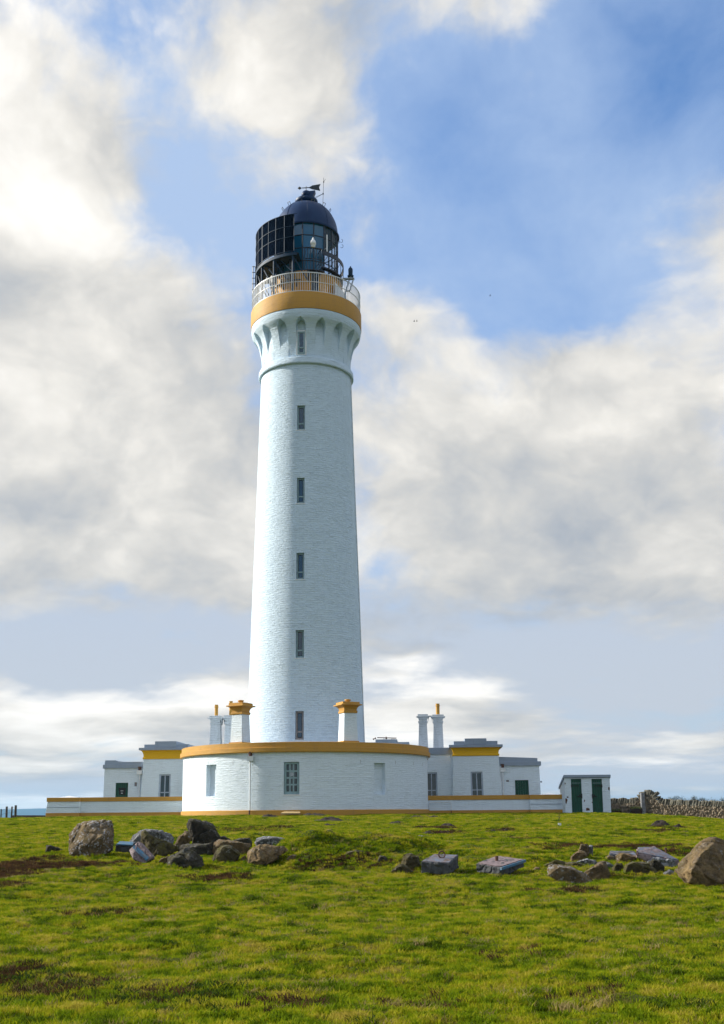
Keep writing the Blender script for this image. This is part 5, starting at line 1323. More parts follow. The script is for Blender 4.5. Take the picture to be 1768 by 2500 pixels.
def rock(label, m_, sil, ridge=(), Y=None, t=None, name='boulder', amp=1.0, group='boulders along the bank'):
    RN[0] += 1; rr = random.Random(RN[0])
    xs_ = [p[0] for p in sil]; ys_ = [p[1] for p in sil]; ybm = max(ys_); bx = [p[0] for p in sil if p[1] == ybm][0]
    Y = Y or hit(sum(xs_) / len(xs_), ybm - 1.0)
    w = (max(xs_) - min(xs_)) * Y / FPX; h = (max(ys_) - min(ys_)) * Y / FPX; t = t or max(.12, min(w, h * 1.3) * .5)
    Y += t * .3
    cx, cy = sum(xs_) / len(xs_), sum(ys_) / len(ys_)
    pts = []
    for (x, y) in sil:
        yy = y
        if y > cy + (ybm - cy) * .55: yy = y + 6
        pts.append(at(x, yy, Y))
        k = rr.uniform(.5, .78) if y < cy else rr.uniform(.86, .98); pts.append(at(cx + (x - cx) * k, cy + (yy - cy) * (k + .08), Y - t * (rr.uniform(.7, 1.0) if y < cy else rr.uniform(.45, .75))))
        k = rr.uniform(.5, .8); pts.append(at(cx + (x - cx) * k, cy + (yy - cy) * k, Y + t * rr.uniform(.8, 1.2)))
    if ridge: pts = [p for i, p in enumerate(pts) if i % 3 != 1 or sil[i // 3][1] > cy + (ybm - cy) * .5] + [at(x, y, Y + d) for x, y, d in ridge]
    bm = bmesh.new(); vs_ = [bm.verts.new(p) for p in pts]
    bmesh.ops.convex_hull(bm, input=bm.verts); 
    mb = MB(); bm.verts.ensure_lookup_table(); bm.verts.index_update(); mb.v = [tuple(v.co) for v in bm.verts]; mb.f = [tuple(v.index for v in f.verts) for f in bm.faces]; bm.free()
    sz = max(.009, min(w, h) / 42)
    o = vox(name, mb, sz, m_, .095 * min(w, h, .8) * amp, RN[0], 1.2 / max(.35, min(1, w)), 0)
    # origin at its base
    c = Vector((at(cx, cy, Y).x, Y, min(v.co.z for v in o.data.vertices))); o.data.transform(Matrix.Translation(-c)); o.location = c
    tag(o, label, 'rock', group); return o
rock('largest upright brown boulder on the left, splashed with white lichen', 'rock_lichen', [(165.8, 2036), (178.6, 2024), (193, 2011), (246, 2001), (272.8, 2001.5), (277, 2014), (279.5, 2072), (259.5, 2081), (184, 2094), (168.6, 2079)], [(259.5, 2034, -.42), (246, 2043, -.52), (206, 2079, -.40), (219.6, 2014, -.22), (176, 2045, -.2), (264, 2075, -.2)], amp=.6)
rock('small dark stone in a tuft, left of the largest boulder', 'rock_dark', [(110, 2080), (113, 2064), (122, 2062), (135, 2066), (155, 2075), (152, 2082), (115, 2085)])
rock('long pale-backed boulder behind the dark leaning slab', 'rock_pale', [(312.7, 2054), (322.7, 2038), (345, 2027), (365, 2025), (396, 2028), (419, 2039.5), (427, 2049), (423, 2058), (330, 2060)], Y=33.6)
rock('big dark slab leaning against the pink and blue block', 'rock_moss', [(342.5, 2056), (345, 2029.6), (356.7, 2029), (393.5, 2048), (433, 2068), (437, 2074), (397, 2099), (372, 2099)], [(352, 2034, -.2), (395, 2090, -.35), (380, 2052, -.22)], Y=29.9)
rock('tall peaked dark boulder standing highest in the left pile', 'rock_dark', [(455, 2017), (457, 1998), (464, 1997.5), (515, 2008), (529.5, 2025), (538, 2045), (542, 2053), (524, 2060), (470, 2058), (459, 2031)], Y=32.4)
rock('thin stone lying right of the peaked boulder', 'rock_dark', [(536, 2042), (548, 2040), (563, 2049), (561, 2055), (540, 2055)], Y=33.0, name='stone')
rock('rounded brown boulder propped against the left of the peaked one', 'rock_brown', [(423, 2060), (436, 2042), (453, 2027.6), (461, 2032), (466, 2051), (459, 2064), (433, 2067)], Y=31.8)
rock('flat dark boulder in the middle of the left pile', 'rock_dark', [(429, 2067), (456, 2059), (518, 2056.5), (520, 2065), (518, 2093), (498, 2098), (440, 2085)], Y=30.5)
rock('front dark boulder nearest the camera in the left pile', 'rock_dark', [(407, 2112), (409, 2093), (436, 2076), (458.6, 2066), (478, 2073.5), (495.5, 2093), (501, 2112), (481, 2121), (413, 2122)], [(450, 2072, -.15), (425, 2095, -.3), (470, 2100, -.35), (488, 2095, -.15), (430, 2118, -.3), (480, 2118, -.3)])
rock('low brown wedge stone squeezed left of the front dark boulder', 'rock_brown', [(383, 2106), (393.5, 2096), (413, 2088), (416, 2106), (407, 2114)], name='stone')
rock('long rounded brown boulder in the right of the left pile', 'rock_brown', [(515, 2075), (524, 2057), (535, 2051), (563.5, 2050.5), (594.6, 2056.5), (614.5, 2059), (616, 2068), (600, 2083), (580, 2087), (526, 2088)], Y=30.6)
rock('low dark stone behind the long rounded brown boulder', 'rock_dark', [(569, 2050), (583, 2045), (609, 2045.7), (617, 2055), (615, 2064), (583, 2062)], Y=31.6, name='stone')
rock('mossy boulder with a round top before the long brown one', 'rock_moss', [(516.7, 2102), (529.5, 2073.5), (543.6, 2064), (569, 2065), (586, 2076), (588, 2088), (574, 2099), (521, 2109)])
rock('tan ridged boulder at the right end of the left pile', 'rock_tan', [(600, 2103), (601.7, 2079), (614.5, 2068), (634, 2058), (648.5, 2062), (694, 2065), (703, 2075), (682.5, 2091), (651, 2103), (614.5, 2109)], [(632, 2066, -.18), (634, 2100, -.35), (612, 2085, -.22), (665, 2085, -.2)])
rock('small stone tucked left of the tan ridged boulder', 'rock_brown', [(583, 2104), (590, 2092), (600, 2087), (602, 2103), (588, 2109)], name='stone')
rock('flat pale lichened boulder behind the tan ridged one', 'rock_pale', [(620, 2058), (626, 2046.6), (648.5, 2042), (680, 2042.5), (713.6, 2048), (720, 2053), (694, 2062), (668, 2065), (626, 2063)], Y=31.8)
rock('small tan stone on the grass right of the tan ridged boulder', 'rock_tan', [(699.5, 2098), (706, 2089), (715, 2085), (726, 2088), (722, 2098), (711, 2103)], name='stone')
G2 = 'small stones on the bank'
rock('small pale stone lying on top of the middle bank', 'rock_pale', [(792, 2047), (794, 2038), (807, 2037), (829, 2046), (826, 2050)], name='stone', group=G2, Y=33.5)
rock('faint low stone left of the pale one on the bank', 'rock_brown', [(746, 2049), (761, 2040.6), (772, 2043), (774, 2049)], name='stone', group=G2, Y=34)
rock('pale three-cornered stone standing on the slope below the plinth', 'rock_pale', [(980, 2042), (995, 2031), (1003, 2033), (1008, 2045), (985, 2045)], name='stone', group=G2)
rock('rounder grey stone right of the pale three-cornered one', 'rock_pale', [(1014, 2046), (1023, 2038), (1034, 2040.6), (1039, 2050), (1018, 2050)], name='stone', group=G2)
rock('flat sunken stone on the slope above the ringed block', 'rock_brown', [(1058, 2051), (1071, 2046), (1091, 2051), (1088, 2054)], name='stone', group=G2)
rock('dark stone half buried in the middle of the grassy bank', 'rock_moss', [(830, 2091), (846, 2079), (868, 2075), (889, 2077), (892, 2088), (868, 2096)], name='stone', group=G2)
rock('brown stone half buried in the left of the grassy bank', 'rock_moss', [(762, 2077), (779, 2064), (801, 2067), (803, 2075)], name='stone', group=G2, Y=31)
rock('dark angular stone in the bank left of the mossy lump', 'rock_dark', [(920, 2103), (927, 2088), (942, 2091), (954, 2112), (930, 2113)], name='stone', group=G2)
rock('mossy lump of rock just left of the ringed block', 'rock_moss', [(980, 2108), (986, 2088), (1001, 2084), (1023, 2090), (1027, 2112), (1012, 2120), (985, 2118)], name='stone', group=G2)
rock('low mossy stone at the foot of the bank, nearest the camera', 'rock_moss', [(952, 2128), (975, 2109), (993, 2113), (1012, 2127), (993, 2133), (960, 2133)], name='stone', group=G2)
rock('tiny dark stone on the back of the bank', 'rock_dark', [(943, 2081), (951, 2070), (962, 2075), (962, 2085), (948, 2086)], name='stone', group=G2)
rock('small brown stone in the grass right of the block with a rusty stub', 'rock_tan', [(1300, 2125), (1308, 2116), (1318, 2118), (1320, 2128), (1306, 2130)], name='stone', group=G2)
G3 = 'boulders of the right pile'
rock('long low mossy boulder at the left end of the right pile', 'rock_moss', [(1304, 2122), (1343, 2105), (1360.5, 2099), (1383.6, 2105), (1384, 2114), (1337.5, 2122), (1312, 2132)], Y=27.2, group=G3)
rock('wedge-shaped brown boulder blotched with white lichen, front of the right pile', 'rock_lichen', [(1337.5, 2124), (1339, 2111), (1350, 2107), (1392, 2115), (1430, 2132.6), (1458.5, 2153), (1430, 2159), (1372, 2148), (1337.5, 2137)], group=G3, amp=.7)
rock('mossy boulder behind the lichen wedge', 'rock_moss', [(1381, 2107), (1400, 2103), (1415, 2106), (1440, 2114), (1430, 2132), (1395, 2128)], Y=26.8, group=G3)
rock('smooth white boulder in the middle of the right pile', 'rock_pale', [(1401, 2106), (1418, 2099), (1435.5, 2095.7), (1455.6, 2099.4), (1460, 2107), (1440, 2118), (1421, 2116)], Y=27.2, group=G3)
rock('stump-like upright stone at the back of the right pile', 'rock_brown', [(1412, 2078), (1417, 2060), (1430, 2058.5), (1440, 2066), (1438, 2086), (1418, 2088)], Y=29.2, group=G3)
rock('small upright stone touching the stump-like one', 'rock_pale', [(1434, 2070), (1440, 2063), (1448, 2063), (1447, 2082), (1436, 2084)], Y=29.4, name='stone', group=G3)
rock('rounded brown boulder leaning below the stump-like stone', 'rock_brown', [(1393, 2092), (1402, 2082), (1415, 2076), (1430, 2080), (1436, 2092), (1428, 2104), (1396, 2104)], Y=28.4, group=G3)
rock('steep brown boulder with a dark right edge, front of the right pile', 'rock_brown', [(1425, 2129), (1445, 2114), (1467, 2102), (1478, 2103), (1491, 2135), (1494, 2149), (1461, 2152), (1430, 2138)], group=G3, amp=.7)
rock('dark white-edged slab sliding off the steep brown boulder', 'rock_pale', [(1473, 2104), (1484.5, 2105), (1532, 2140), (1520, 2147), (1496, 2148), (1486, 2130)], Y=26.1, group=G3)
rock('brown boulder below the grey flat slab', 'rock_brown', [(1500, 2090), (1513, 2080.7), (1539, 2083.6), (1574, 2098), (1566, 2116), (1513, 2112)], Y=27.6, group=G3)
rock('dark mossy block-shaped boulder in front of the flaking slab', 'rock_moss', [(1520.5, 2135), (1525, 2109.5), (1545, 2101), (1588, 2106.6), (1606, 2127), (1603, 2140), (1525, 2140)], group=G3)
rock('dark rough stone wedged under the left edge of the tilted slab', 'rock_dark', [(1582, 2104), (1594, 2096), (1612, 2100), (1622, 2118), (1616, 2132), (1590, 2130)], group=G3)
rock('mossy stone between the steep brown boulder and the block-shaped one', 'rock_moss', [(1494, 2120), (1503, 2108), (1518, 2106), (1524, 2122), (1518, 2136), (1497, 2134)], group=G3)
rock('low brown stone lying before the flat grey slab', 'rock_brown', [(1476, 2094), (1486, 2088), (1502, 2092), (1508, 2104), (1480, 2104)], name='stone', group=G3)
rock('small grey stone at the foot of the giant right boulder', 'rock_pale', [(1620, 2132), (1634, 2122), (1647, 2127), (1647, 2139), (1628, 2142)], name='stone', group=G3)
rock('giant tan boulder cut by the right picture edge', 'rock_tan', [(1647, 2124), (1657, 2104), (1703.5, 2057.6), (1732, 2043), (1749.6, 2041), (1775, 2050), (1815, 2078), (1825, 2130), (1805, 2166), (1740, 2162), (1680, 2150), (1655, 2137)], [(1712, 2083, -.45), (1690, 2122, -.62), (1668, 2128, -.3), (1740, 2062, -.25), (1760, 2110, -.35), (1760, 2150, -.3)], amp=.85, group=G3)
rock('pale flat pebble by the foot of the giant right boulder', 'rock_pale', [(1645, 2146), (1652, 2142), (1659, 2144), (1657, 2148)], name='stone', group=G3)

# ------------------------------------------------------------------ old mooring blocks
def block(label, tops, bots, Y0, dy, m_top, m_side, name='mooring_block', group='concrete mooring blocks', seed=1, base_m='concrete', rs_=.028):
    """tops: 4 px corners (front-left, back-left, back-right, front-right) with depth offsets dy; bots the matching drops in px"""
    T = thing(name, label, 'block', tuple(at(tops[0][0], bots[0], Y0)), group)
    t = [at(x, y, Y0 + d) for (x, y), d in zip(tops, dy)]
    bt = [at(x, y + b_, Y0 + d) for (x, y), b_, d in zip(tops, bots, dy)]
    mb = MB(); mb.v = [tuple(p) for p in bt] + [tuple(p) for p in t]; mb.f = [(0, 1, 2, 3), (4, 7, 6, 5)] + [(i, (i + 1) % 4, 4 + (i + 1) % 4, 4 + i) for i in range(4)]
    vox('body', mb, rs_ * .6, m_side, .035, seed, 1.4, 2, T)
    n_ = (t[1] - t[0]).cross(t[3] - t[0]).normalized()
    if n_.z < 0: n_ = -n_
    return T, t, n_
def painted(T, t, n_, inset, m_, name='painted_top', seed=1, lift=.012):
    """worn paint skin lying on the block's top: its own ragged sheet"""
    rr = random.Random(seed); c = sum(t, Vector()) / 4; pts = []
    for i in range(4):
        for k in range(5):
            P = t[i].lerp(t[(i + 1) % 4], k / 5); pts.append(c + (P - c) * (inset + rr.uniform(-.05, .03)) + n_ * lift)
    N_ = len(pts); s = MB(); s.v = [tuple(p) for p in pts] + [tuple(p - n_ * .03) for p in pts]; s.f = [tuple(range(N_))] + [(i, (i + 1) % N_, N_ + (i + 1) % N_, N_ + i) for i in range(N_)]; s.uv = [None] * (N_ + 1)
    return s.build(name, m_, T)
def iron_ring(T, P, r, yaw, name='iron_ring'):
    s = MB(); q = [P + Matrix.Rotation(yaw, 3, 'Z') @ Vector((r * math.cos(a), 0, r * math.sin(a) + r * .55)) for a in np.linspace(0, 2 * PI, 15)]; s.poly(q, r * .2, 7); s.build(name, 'rust', T, smooth=True)
Yb = hit(1097, 2136)
T, t, n_ = block('dark square mooring block with an upright iron ring on its bluish top', [(1027, 2104.6), (1060, 2085.5), (1121, 2087.5), (1097, 2107.5)], (27, 26, 33, 29), Yb, (0.12, .95, .85, 0), 0, 'dark_concrete', seed=41)
painted(T, t, n_, .93, 'paint_flaked_slab', seed=2); iron_ring(T, at(1079, 2091, Yb + .5), .075, .2)
Yb = hit(1222, 2140)
T, t, n_ = block('low mooring block with a blue painted edge and a rusty stub on top', [(1162, 2108), (1215, 2089), (1282, 2098.5), (1222.5, 2118)], (23, 24, 20, 23), Yb, (.35, 1.05, .6, 0), 0, 'dark_concrete', seed=42)
painted(T, t, n_, .92, 'pink_paint', seed=3)
s = MB(); A, B = t[3], t[2]; dn = Vector((0, 0, -.055)); o_ = (B - A).cross(Vector((0, 0, 1))).normalized() * .03
s.hexa([A + o_ + dn, B + o_ + dn, A - o_ + dn, B - o_ + dn, A + o_, B + o_, A - o_, B - o_]); s.build('blue_edge', 'blue_paint', T)
s = MB(); P = at(1213, 2101, Yb + .55); s.tube(P - Vector((0, 0, .06)), P + Vector((0, 0, .1)), .035, 8, .04); s.build('iron_stub', 'rust', T)
Yb = hit(345, 2112)
T, t, n_ = block('tilted pinkish block with a blue painted stripe down its face', [(324, 2096), (315.6, 2076), (336, 2054), (352, 2110)], (4, 3, 3, 4), Yb + .2, (0, .1, .3, .0), 0, 'pink_paint', seed=43)
for o in [c for c in T.children]: bpy.data.objects.remove(o)
q = [(315.6, 2076), (335.4, 2054), (346.7, 2058), (374, 2090.5), (372, 2096), (351, 2110), (324, 2096)]
fr = [at(x, y, Yb - .05 + (.35 if y < 2080 else 0) * .6) for x, y in q]; bk = [at(x + 4, y + 2, Yb + .45) for x, y in q]
mb = MB(); n0 = len(q); mb.v = [tuple(p) for p in fr + bk]; mb.f = [tuple(range(n0)), tuple(reversed(range(n0, 2 * n0)))] + [(i, n0 + i, n0 + (i + 1) % n0, (i + 1) % n0) for i in range(n0)]
vox('body', mb, .016, 'pink_paint', .018, 44, 1.6, 1, T)
s = MB(); k = [(323, 2070), (329, 2062), (364, 2094), (357, 2103)]; pts = []
rr = random.Random(8)
for i in range(4):
    for j in range(4):
        a = Vector(k[i]).lerp(Vector(k[(i + 1) % 4]), j / 4); y = a[1] + rr.uniform(-1, 1); x = a[0] + rr.uniform(-1, 1); d = (.35 if y < 2080 else 0) * .6; tt_ = sm(2058, 2100, y); pts.append(at(x, y, Yb - .05 + .21 * (1 - tt_) - .025))
s.v = [tuple(p) for p in pts] + [tuple(p + Vector((0, .05, 0))) for p in pts]; N_ = 16; s.f = [tuple(range(N_))] + [(i, (i + 1) % N_, N_ + (i + 1) % N_, N_ + i) for i in range(N_)]; s.uv = [None] * (N_ + 1); s.build('blue_stripe', 'blue_paint', T)
Yb = hit(300, 2083)
T, t, n_ = block('dark block with a flaking blue top between the largest boulder and the pink block', [(281, 2062), (290, 2054), (333, 2056), (326, 2064)], (20, 18, 16, 18), Yb, (0, .5, .5, 0), 0, 'dark_concrete', seed=45)
painted(T, t, n_, .88, 'blue_paint', seed=4)
Yb = 28.2
T, t, n_ = block('flat grey mooring slab with a black edge behind the right pile', [(1488, 2084), (1489, 2078), (1548, 2078.5), (1563, 2094)], (12, 14, 14, 12), Yb, (.3, 1.2, 1.1, .1), 0, 'dark_concrete', seed=46)
painted(T, t, n_, .94, 'paint_flaked_slab', seed=5)
T, t, n_ = block('tilted broken mooring slab with crumbling concrete beneath, beside the giant boulder', [(1553.6, 2082), (1556, 2069), (1598, 2067.5), (1660, 2101)], (12, 20, 24, 22), 26.9, (.0, .8, 1.0, 0.15), 0, 'pink_paint', seed=47)
painted(T, [t[0], t[1], t[2].lerp(t[3], .0), t[3]], n_, .95, 'paint_flaked_slab', seed=6)
iron_ring(T, at(1556, 2086, 26.8), .05, .9)
s = MB(); P = at(1626, 2082, 27.5); s.tube(P - Vector((0, 0, .05)), P + Vector((0, 0, .11)), .022, 8); s.tube(P + Vector((0, 0, .08)), P + Vector((0, 0, .12)), .035, 8); s.build('iron_stub', 'rust', T)
q = [(1580, 2100), (1592, 2094), (1650, 2100), (1652, 2128), (1600, 2128), (1588, 2115)]
mb = MB(); fr = [at(x, y + (8 if y > 2110 else 0), 26.85) for x, y in q]; bk = [at(x, y, 27.7) for x, y in q]; n0 = 6; mb.v = [tuple(p) for p in fr + bk]; mb.f = [tuple(range(n0)), tuple(reversed(range(n0, 2 * n0)))] + [(i, n0 + i, n0 + (i + 1) % n0, (i + 1) % n0) for i in range(n0)]
vox('broken_core', mb, .018, 'concrete', .07, 48, 2.4, 0, T)

# ------------------------------------------------------------------ molehills on the lawn
hills = [(770, 1991, 38, 5), (805, 2003, 44, 6), (808, 2012, 22, 5), (1020, 1994, 24, 4.5), (1060, 1995.5, 20, 4), (965, 2011, 26, 4), (1042, 2021, 24, 4), (1098, 2015, 22, 5), (1090, 2035, 26, 4.5), (1045, 2037, 16, 4), (1205, 2027, 14, 4), (1235, 2028, 16, 5), (1360, 2019, 16, 3.5), (1392, 2017, 14, 3),
         (1612, 2011, 25, 10), (1640, 2020, 9, 5), (1656, 2019, 15, 8), (1592, 2028, 26, 3.5), (1672, 2032, 13, 4.5), (1415, 2008, 20, 3.5), (660, 1993, 30, 5)]
nm = ['just below the hatch cover', 'under the round building, widest of its cluster', 'lowest of the cluster under the round building', 'near the plinth left of the wall joint', 'near the plinth below the bent pipe', 'long and flat in the middle of the slope', 'in the slope above the pale stones', 'highest of the trio on the right slope', 'lowest long heap above the ringed block', 'left of the lowest long heap',
      'left of a touching pair in the open lawn', 'right of a touching pair in the open lawn', 'round the foot of the sapling', 'just right of the sapling', 'tallest fresh one below the drystone wall', 'small lump left of the rounded pair', 'rounded black one of the pair below the drystone wall', 'thin scrape left of the rounded pair', 'furthest right in the lawn', 'thin scrape in front of the shed', 'beside the downpipe foot']
for i, ((px, py, hw_, hh), lab) in enumerate(zip(hills, nm)):
    Y = max(10, hit(px, py + hh * .5)); Y = min(Y, 61.2); P = at(px, py, Y); a = hw_ * Y / FPX; h = max(.07, hh * 1.5 * Y / FPX); g0 = gz(P.x, Y); HILLS.append((P.x, Y, a))
    mb = MB(); n1, n2 = 26, 9; rr = random.Random(i)
    for j in range(n2 + 1):
        r = j / n2
        for k in range(n1):
            t_ = 2 * PI * k / n1; rx = a * r * (1 + .3 * mn.noise(Vector((math.cos(t_) * 1.5, math.sin(t_) * 1.5, i)))); X_ = P.x + rx * math.cos(t_); Y_ = Y + min(a, .6 + a * .3) * r * math.sin(t_)
            z = gz(X_, Y_) - .03 + h * (1 - r * r) * (1 + .5 * mn.noise(Vector((X_ * 5, Y_ * 5, i)))) + .03 * mn.noise(Vector((X_ * 14, Y_ * 14, i)))
            mb.v.append((X_, Y_, z))
    for j in range(n2):
        for k in range(n1): l = (k + 1) % n1; mb.f.append((j * n1 + k, (j + 1) * n1 + k, (j + 1) * n1 + l, j * n1 + l)); mb.uv.append(None)
    o = mb.build('molehill', 'fresh_soil', smooth=True, sharp=80); c = Vector((P.x, Y, g0)); o.data.transform(Matrix.Translation(-c)); o.location = c
    tag(o, 'dark earth molehill ' + lab, 'molehill', 'molehills on the lawn')

# ------------------------------------------------------------------ grass
def blade_mat(name, cols, scale):
    m = bpy.data.materials.new(name); m.use_nodes = True; nt = m.node_tree; b = nt.nodes['Principled BSDF']; N = nt.nodes.new; L = nt.links.new
    b.inputs['Roughness'].default_value = .8; b.inputs['Specular IOR Level'].default_value = .05
    g = N('ShaderNodeNewGeometry'); n = N('ShaderNodeTexNoise'); n.inputs['Scale'].default_value = scale; n.inputs['Detail'].default_value = 6; n.inputs['Roughness'].default_value = .7; L(g.outputs['Position'], n.inputs['Vector'])
    oi = N('ShaderNodeObjectInfo'); mm = N('ShaderNodeMath'); mm.operation = 'MULTIPLY_ADD'; L(oi.outputs['Random'], mm.inputs[0]); mm.inputs[1].default_value = .34; 
    m2 = N('ShaderNodeMath'); m2.operation = 'MULTIPLY_ADD'; L(n.outputs['Fac'], m2.inputs[0]); m2.inputs[1].default_value = 2.7; m2.inputs[2].default_value = -1.02; L(m2.outputs[0], mm.inputs[2])
    r = N('ShaderNodeValToRGB'); L(mm.outputs[0], r.inputs[0]); e = r.color_ramp.elements; e[0].position = cols[0][0]; e[0].color = (*cols[0][1], 1); e[1].position = cols[-1][0]; e[1].color = (*cols[-1][1], 1)
    for p, c in cols[1:-1]: q = e.new(p); q.color = (*c, 1)
    L(r.outputs[0], b.inputs['Base Color'])
    t = N('ShaderNodeBsdfTranslucent'); L(r.outputs[0], t.inputs['Color']); mx = N('ShaderNodeMixShader'); mx.inputs[0].default_value = .4; L(b.outputs[0], mx.inputs[1]); L(t.outputs[0], mx.inputs[2]); L(mx.outputs[0], nt.nodes['Material Output'].inputs['Surface'])
    MT[name] = m
blade_mat('grass_blade', [(.0, (.03, .05, .003)), (.2, (.07, .115, .004)), (.42, (.17, .245, .006)), (.65, (.31, .31, .010)), (.95, (.42, .34, .06))], 1.8)
blade_mat('straw_blade', [(.2, (.16, .13, .04)), (.6, (.30, .23, .09)), (.95, (.42, .33, .16))], 2)
blade_mat('heather_blade', [(.2, (.030, .018, .010)), (.6, (.07, .038, .018)), (.95, (.13, .07, .03))], 3)
blade_mat('weed_blade', [(.2, (.015, .035, .006)), (.6, (.035, .065, .010)), (.95, (.06, .085, .014))], 2)
def tuft(name, m_, n, h, spread, width, lean, seed, curl=.5):
    rr = random.Random(seed); v = []; f = []
    for i in range(n):
        a = rr.uniform(0, 2 * PI); r = spread * math.sqrt(rr.random()); x, y = r * math.cos(a), r * math.sin(a)
        hh = h * rr.uniform(.45, 1.1); b_ = rr.uniform(0, 2 * PI); ln = lean * rr.uniform(.2, 1.2) * hh; dx, dy = math.cos(b_) * ln, math.sin(b_) * ln; c = rr.uniform(0, 2 * PI); wx, wy_ = math.cos(c) * width, math.sin(c) * width
        k = len(v)
        v += [(x - wx, y - wy_, -.01), (x + wx, y + wy_, -.01), (x + dx * .4 - wx * .7, y + dy * .4 - wy_ * .7, hh * .6), (x + dx * .4 + wx * .7, y + dy * .4 + wy_ * .7, hh * .6), (x + dx, y + dy, hh * (1 - curl * .3 * rr.random()))]
        f += [(k, k + 1, k + 3, k + 2), (k + 2, k + 3, k + 4)]
    me = bpy.data.meshes.new(name); me.from_pydata(v, [], f); me.materials.append(MT[m_]); return me
def scatter(name, label_unused, mesh, dens_fn, step, seed, smin, smax, ylims, hmod=None):
    """one 'stuff' object: points over the ground carry instances of one tuft"""
    xs_ = []; vals = []
    y0, y1 = ylims; ny = int((y1 - y0) / step); v = []; f = []; d = []
    half = lambda y: .36 * y + 2.5
    cols = {}
    for j in range(ny + 1):
        y = y0 + j * step; n = int(half(y1) / step)
        for i in range(-n, n + 1):
            x = i * step
            if abs(x) > half(y) + step: continue
            cols[(i, j)] = len(v); v.append((x, y, gz(x, y))); d.append(dens_fn(x, y))
    for (i, j), k in cols.items():
        q = [cols.get(t) for t in ((i + 1, j), (i + 1, j + 1), (i, j + 1))]
        if None not in q: f.append((k, *q))
    me = bpy.data.meshes.new(name); me.from_pydata(v, [], f); a = me.attributes.new('dens', 'FLOAT', 'POINT'); a.data.foreach_set('value', d)
    o = bpy.data.objects.new(name, me); C.objects.link(o); o['kind'] = 'stuff'
    src = bpy.data.objects.new(name + '_tuft', mesh)
    ng = bpy.data.node_groups.new(name, 'GeometryNodeTree'); ng.interface.new_socket('Geometry', in_out='INPUT', socket_type='NodeSocketGeometry'); ng.interface.new_socket('Geometry', in_out='OUTPUT', socket_type='NodeSocketGeometry')
    N = ng.nodes.new; L = ng.links.new; gi = N('NodeGroupInput'); go = N('NodeGroupOutput')
    na = N('GeometryNodeInputNamedAttribute'); na.data_type = 'FLOAT'; na.inputs['Name'].default_value = 'dens'
    dp = N('GeometryNodeDistributePointsOnFaces'); dp.inputs['Seed'].default_value = seed; L(gi.outputs[0], dp.inputs['Mesh']); L(na.outputs[0], dp.inputs['Density'])
    oi = N('GeometryNodeObjectInfo'); oi.inputs['Object'].default_value = src; oi.inputs['As Instance'].default_value = True
    ip = N('GeometryNodeInstanceOnPoints'); L(dp.outputs['Points'], ip.inputs['Points']); L(oi.outputs['Geometry'], ip.inputs['Instance'])
    rv = N('FunctionNodeRandomValue'); rv.data_type = 'FLOAT_VECTOR'; rv.inputs[0].default_value = (-.12, -.12, 0); rv.inputs[1].default_value = (.12, .12, 6.283); rv.inputs['Seed'].default_value = seed
    L(rv.outputs[0], ip.inputs['Rotation'])
    rs2 = N('FunctionNodeRandomValue'); rs2.data_type = 'FLOAT'; rs2.inputs[2].default_value = smin; rs2.inputs[3].default_value = smax; rs2.inputs['Seed'].default_value = seed + 1
    L(rs2.outputs[1], ip.inputs['Scale']); L(ip.outputs[0], go.inputs[0])
    md = o.modifiers.new('scatter', 'NODES'); md.node_group = ng
    return o
def lump(x, y, s, w): return mn.noise(Vector((x * s, y * s, w)))
def d_near(x, y): return (.35 + .65 * sm(-.35, .1, lump(x, y, 3.5, 2.2))) * (480 if y < 17 else 420 - (y - 17) * 14 if y < 34 else 0) * (1 - .9 * min(1, soil_shade(x, y)))
def d_mid(x, y): return hillm(x, y) * 110 * sm(26, 33, y) * (1 - .9 * min(1, soil_shade(x, y))) if y < 62.2 or x < -12 or x > 14 else (60 if y < 70 else 0)
scatter('grass', '', tuft('g1', 'grass_blade', 26, .042, .055, .0035, 1.1, 1), d_near, .3, 1, .35, 1.6, (6.5, 34))
scatter('lawn_grass', '', tuft('g2', 'grass_blade', 34, .05, .15, .008, 1.0, 2), d_mid, .5, 2, .6, 1.3, (26, 72))
def d_lush(x, y): return hillm(x, y) * 85 * sm(.05, .4, lump(x, y, 2.2, 4.4)) * (1 if y < 34 else .35) * (1 - min(1, soil_shade(x, y)))
scatter('grass_tufts', '', tuft('g3', 'grass_blade', 40, .085, .07, .0045, .8, 3), d_lush, .4, 3, .5, 1.25, (6.5, 60))
def d_straw(x, y): return 70 * sm(.12, .5, lump(x, y, 1.7, 9.1)) * (1 if y < 30 else .3) + (.9 if y < 24 else .0)
scatter('dry_grass', '', tuft('g4', 'straw_blade', 22, .085, .07, .0038, 1.6, 4), d_straw, .4, 5, .5, 1.2, (6.5, 58))
def d_heather(x, y): return 190 * min(1, soil_shade(x, y)) * (1 if y < 34 else .4)
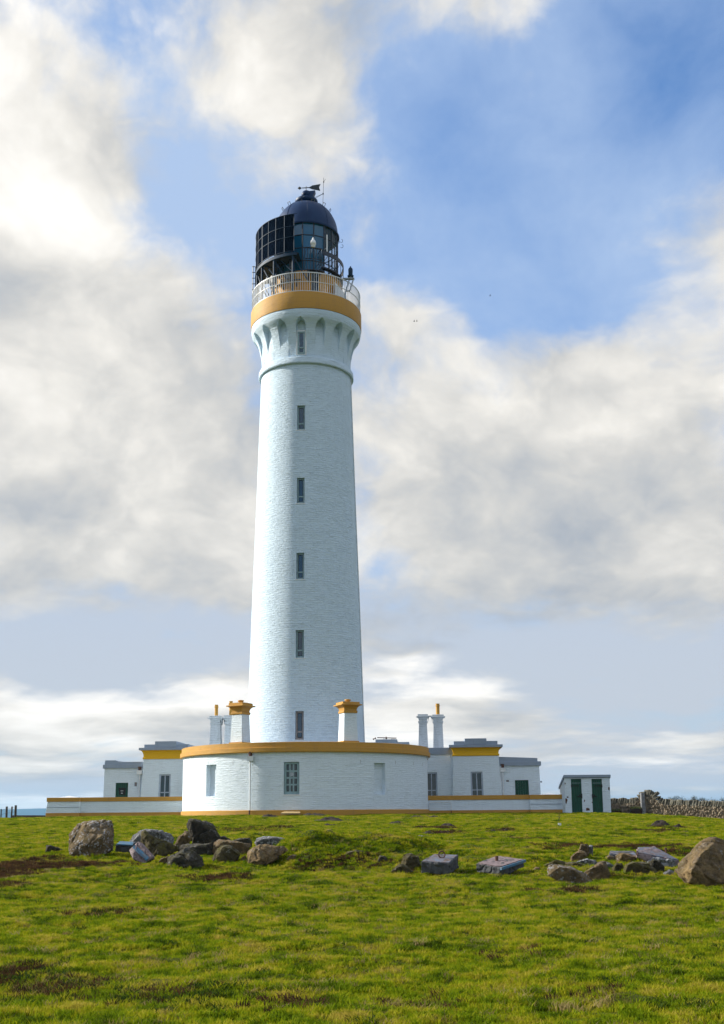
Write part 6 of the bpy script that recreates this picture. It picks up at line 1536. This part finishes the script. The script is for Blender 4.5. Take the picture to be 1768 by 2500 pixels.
scatter('dead_heather', '', tuft('g5', 'heather_blade', 26, .085, .08, .006, .8, 5), d_heather, .25, 6, .4, 1.2, (6.5, 45))
def d_weed(x, y):
    s = 28 * sm(.25, .6, lump(x, y, 1.9, 14.4)) * (1 if y < 40 else .4)
    for (cx, cy, a, b_, amt) in PW[-3:]:
        amt = .5
        d = ((x - cx) / (a * 1.3)) ** 2 + ((y - cy) / (b_ * 1.3)) ** 2
        if d < 1.4: s += 45 * (1.4 - d)
    return s
scatter('weeds', '', tuft('g6', 'weed_blade', 50, .075, .12, .006, 1.1, 6), d_weed, .3, 7, .4, 1.15, (6.5, 45))
def d_base(x, y):
    s = 0
    rd = math.hypot(x - XC, y - YC)
    if y < YC and 7.65 < rd < 8.1: return 45 * sm(-.3, .3, lump(x, y, 1.2, 3))
    if y > 66: return 30 * sm(-.2, .4, lump(x, y, 1.2, 3)) if (-21 < x < -11 or 4.5 < x < 22) and abs(y - 69.2 + (x + 3.5) * .056) < .35 else 0
    for (bx, by, br) in ROCKS:
        d = math.hypot(x - bx, (y - by) * 1.1) / br
        if .6 < d < 1.35: s = max(s, 130 * (1 - abs(d - 1) / .4))
    return s
ROCKS = [(o.location.x, o.location.y - .1, max(o.dimensions.x, .25) * .5) for o in bpy.data.objects if o.name.split('.')[0] in ('boulder', 'stone') and o.parent is None]
scatter('grass_round_stones', '', tuft('g7', 'grass_blade', 26, .11, .05, .005, .6, 7), d_base, .15, 8, .5, 1.3, (24, 71))

# ------------------------------------------------------------------ the air
def haze():
    m = bpy.data.materials.new('haze'); m.use_nodes = True; nt = m.node_tree
    nt.nodes.clear(); v = nt.nodes.new('ShaderNodeVolumePrincipled'); o_ = nt.nodes.new('ShaderNodeOutputMaterial'); nt.links.new(v.outputs[0], o_.inputs['Volume'])
    v.inputs['Color'].default_value = (.30, .64, 1.0, 1); v.inputs['Density'].default_value = 8e-5; v.inputs['Anisotropy'].default_value = .2
    MT['haze'] = m
    s = MB(); s.box((0, 3900, 45), (9000, 4300, 62)); o = s.build('haze', 'haze'); o['kind'] = 'stuff'
haze()
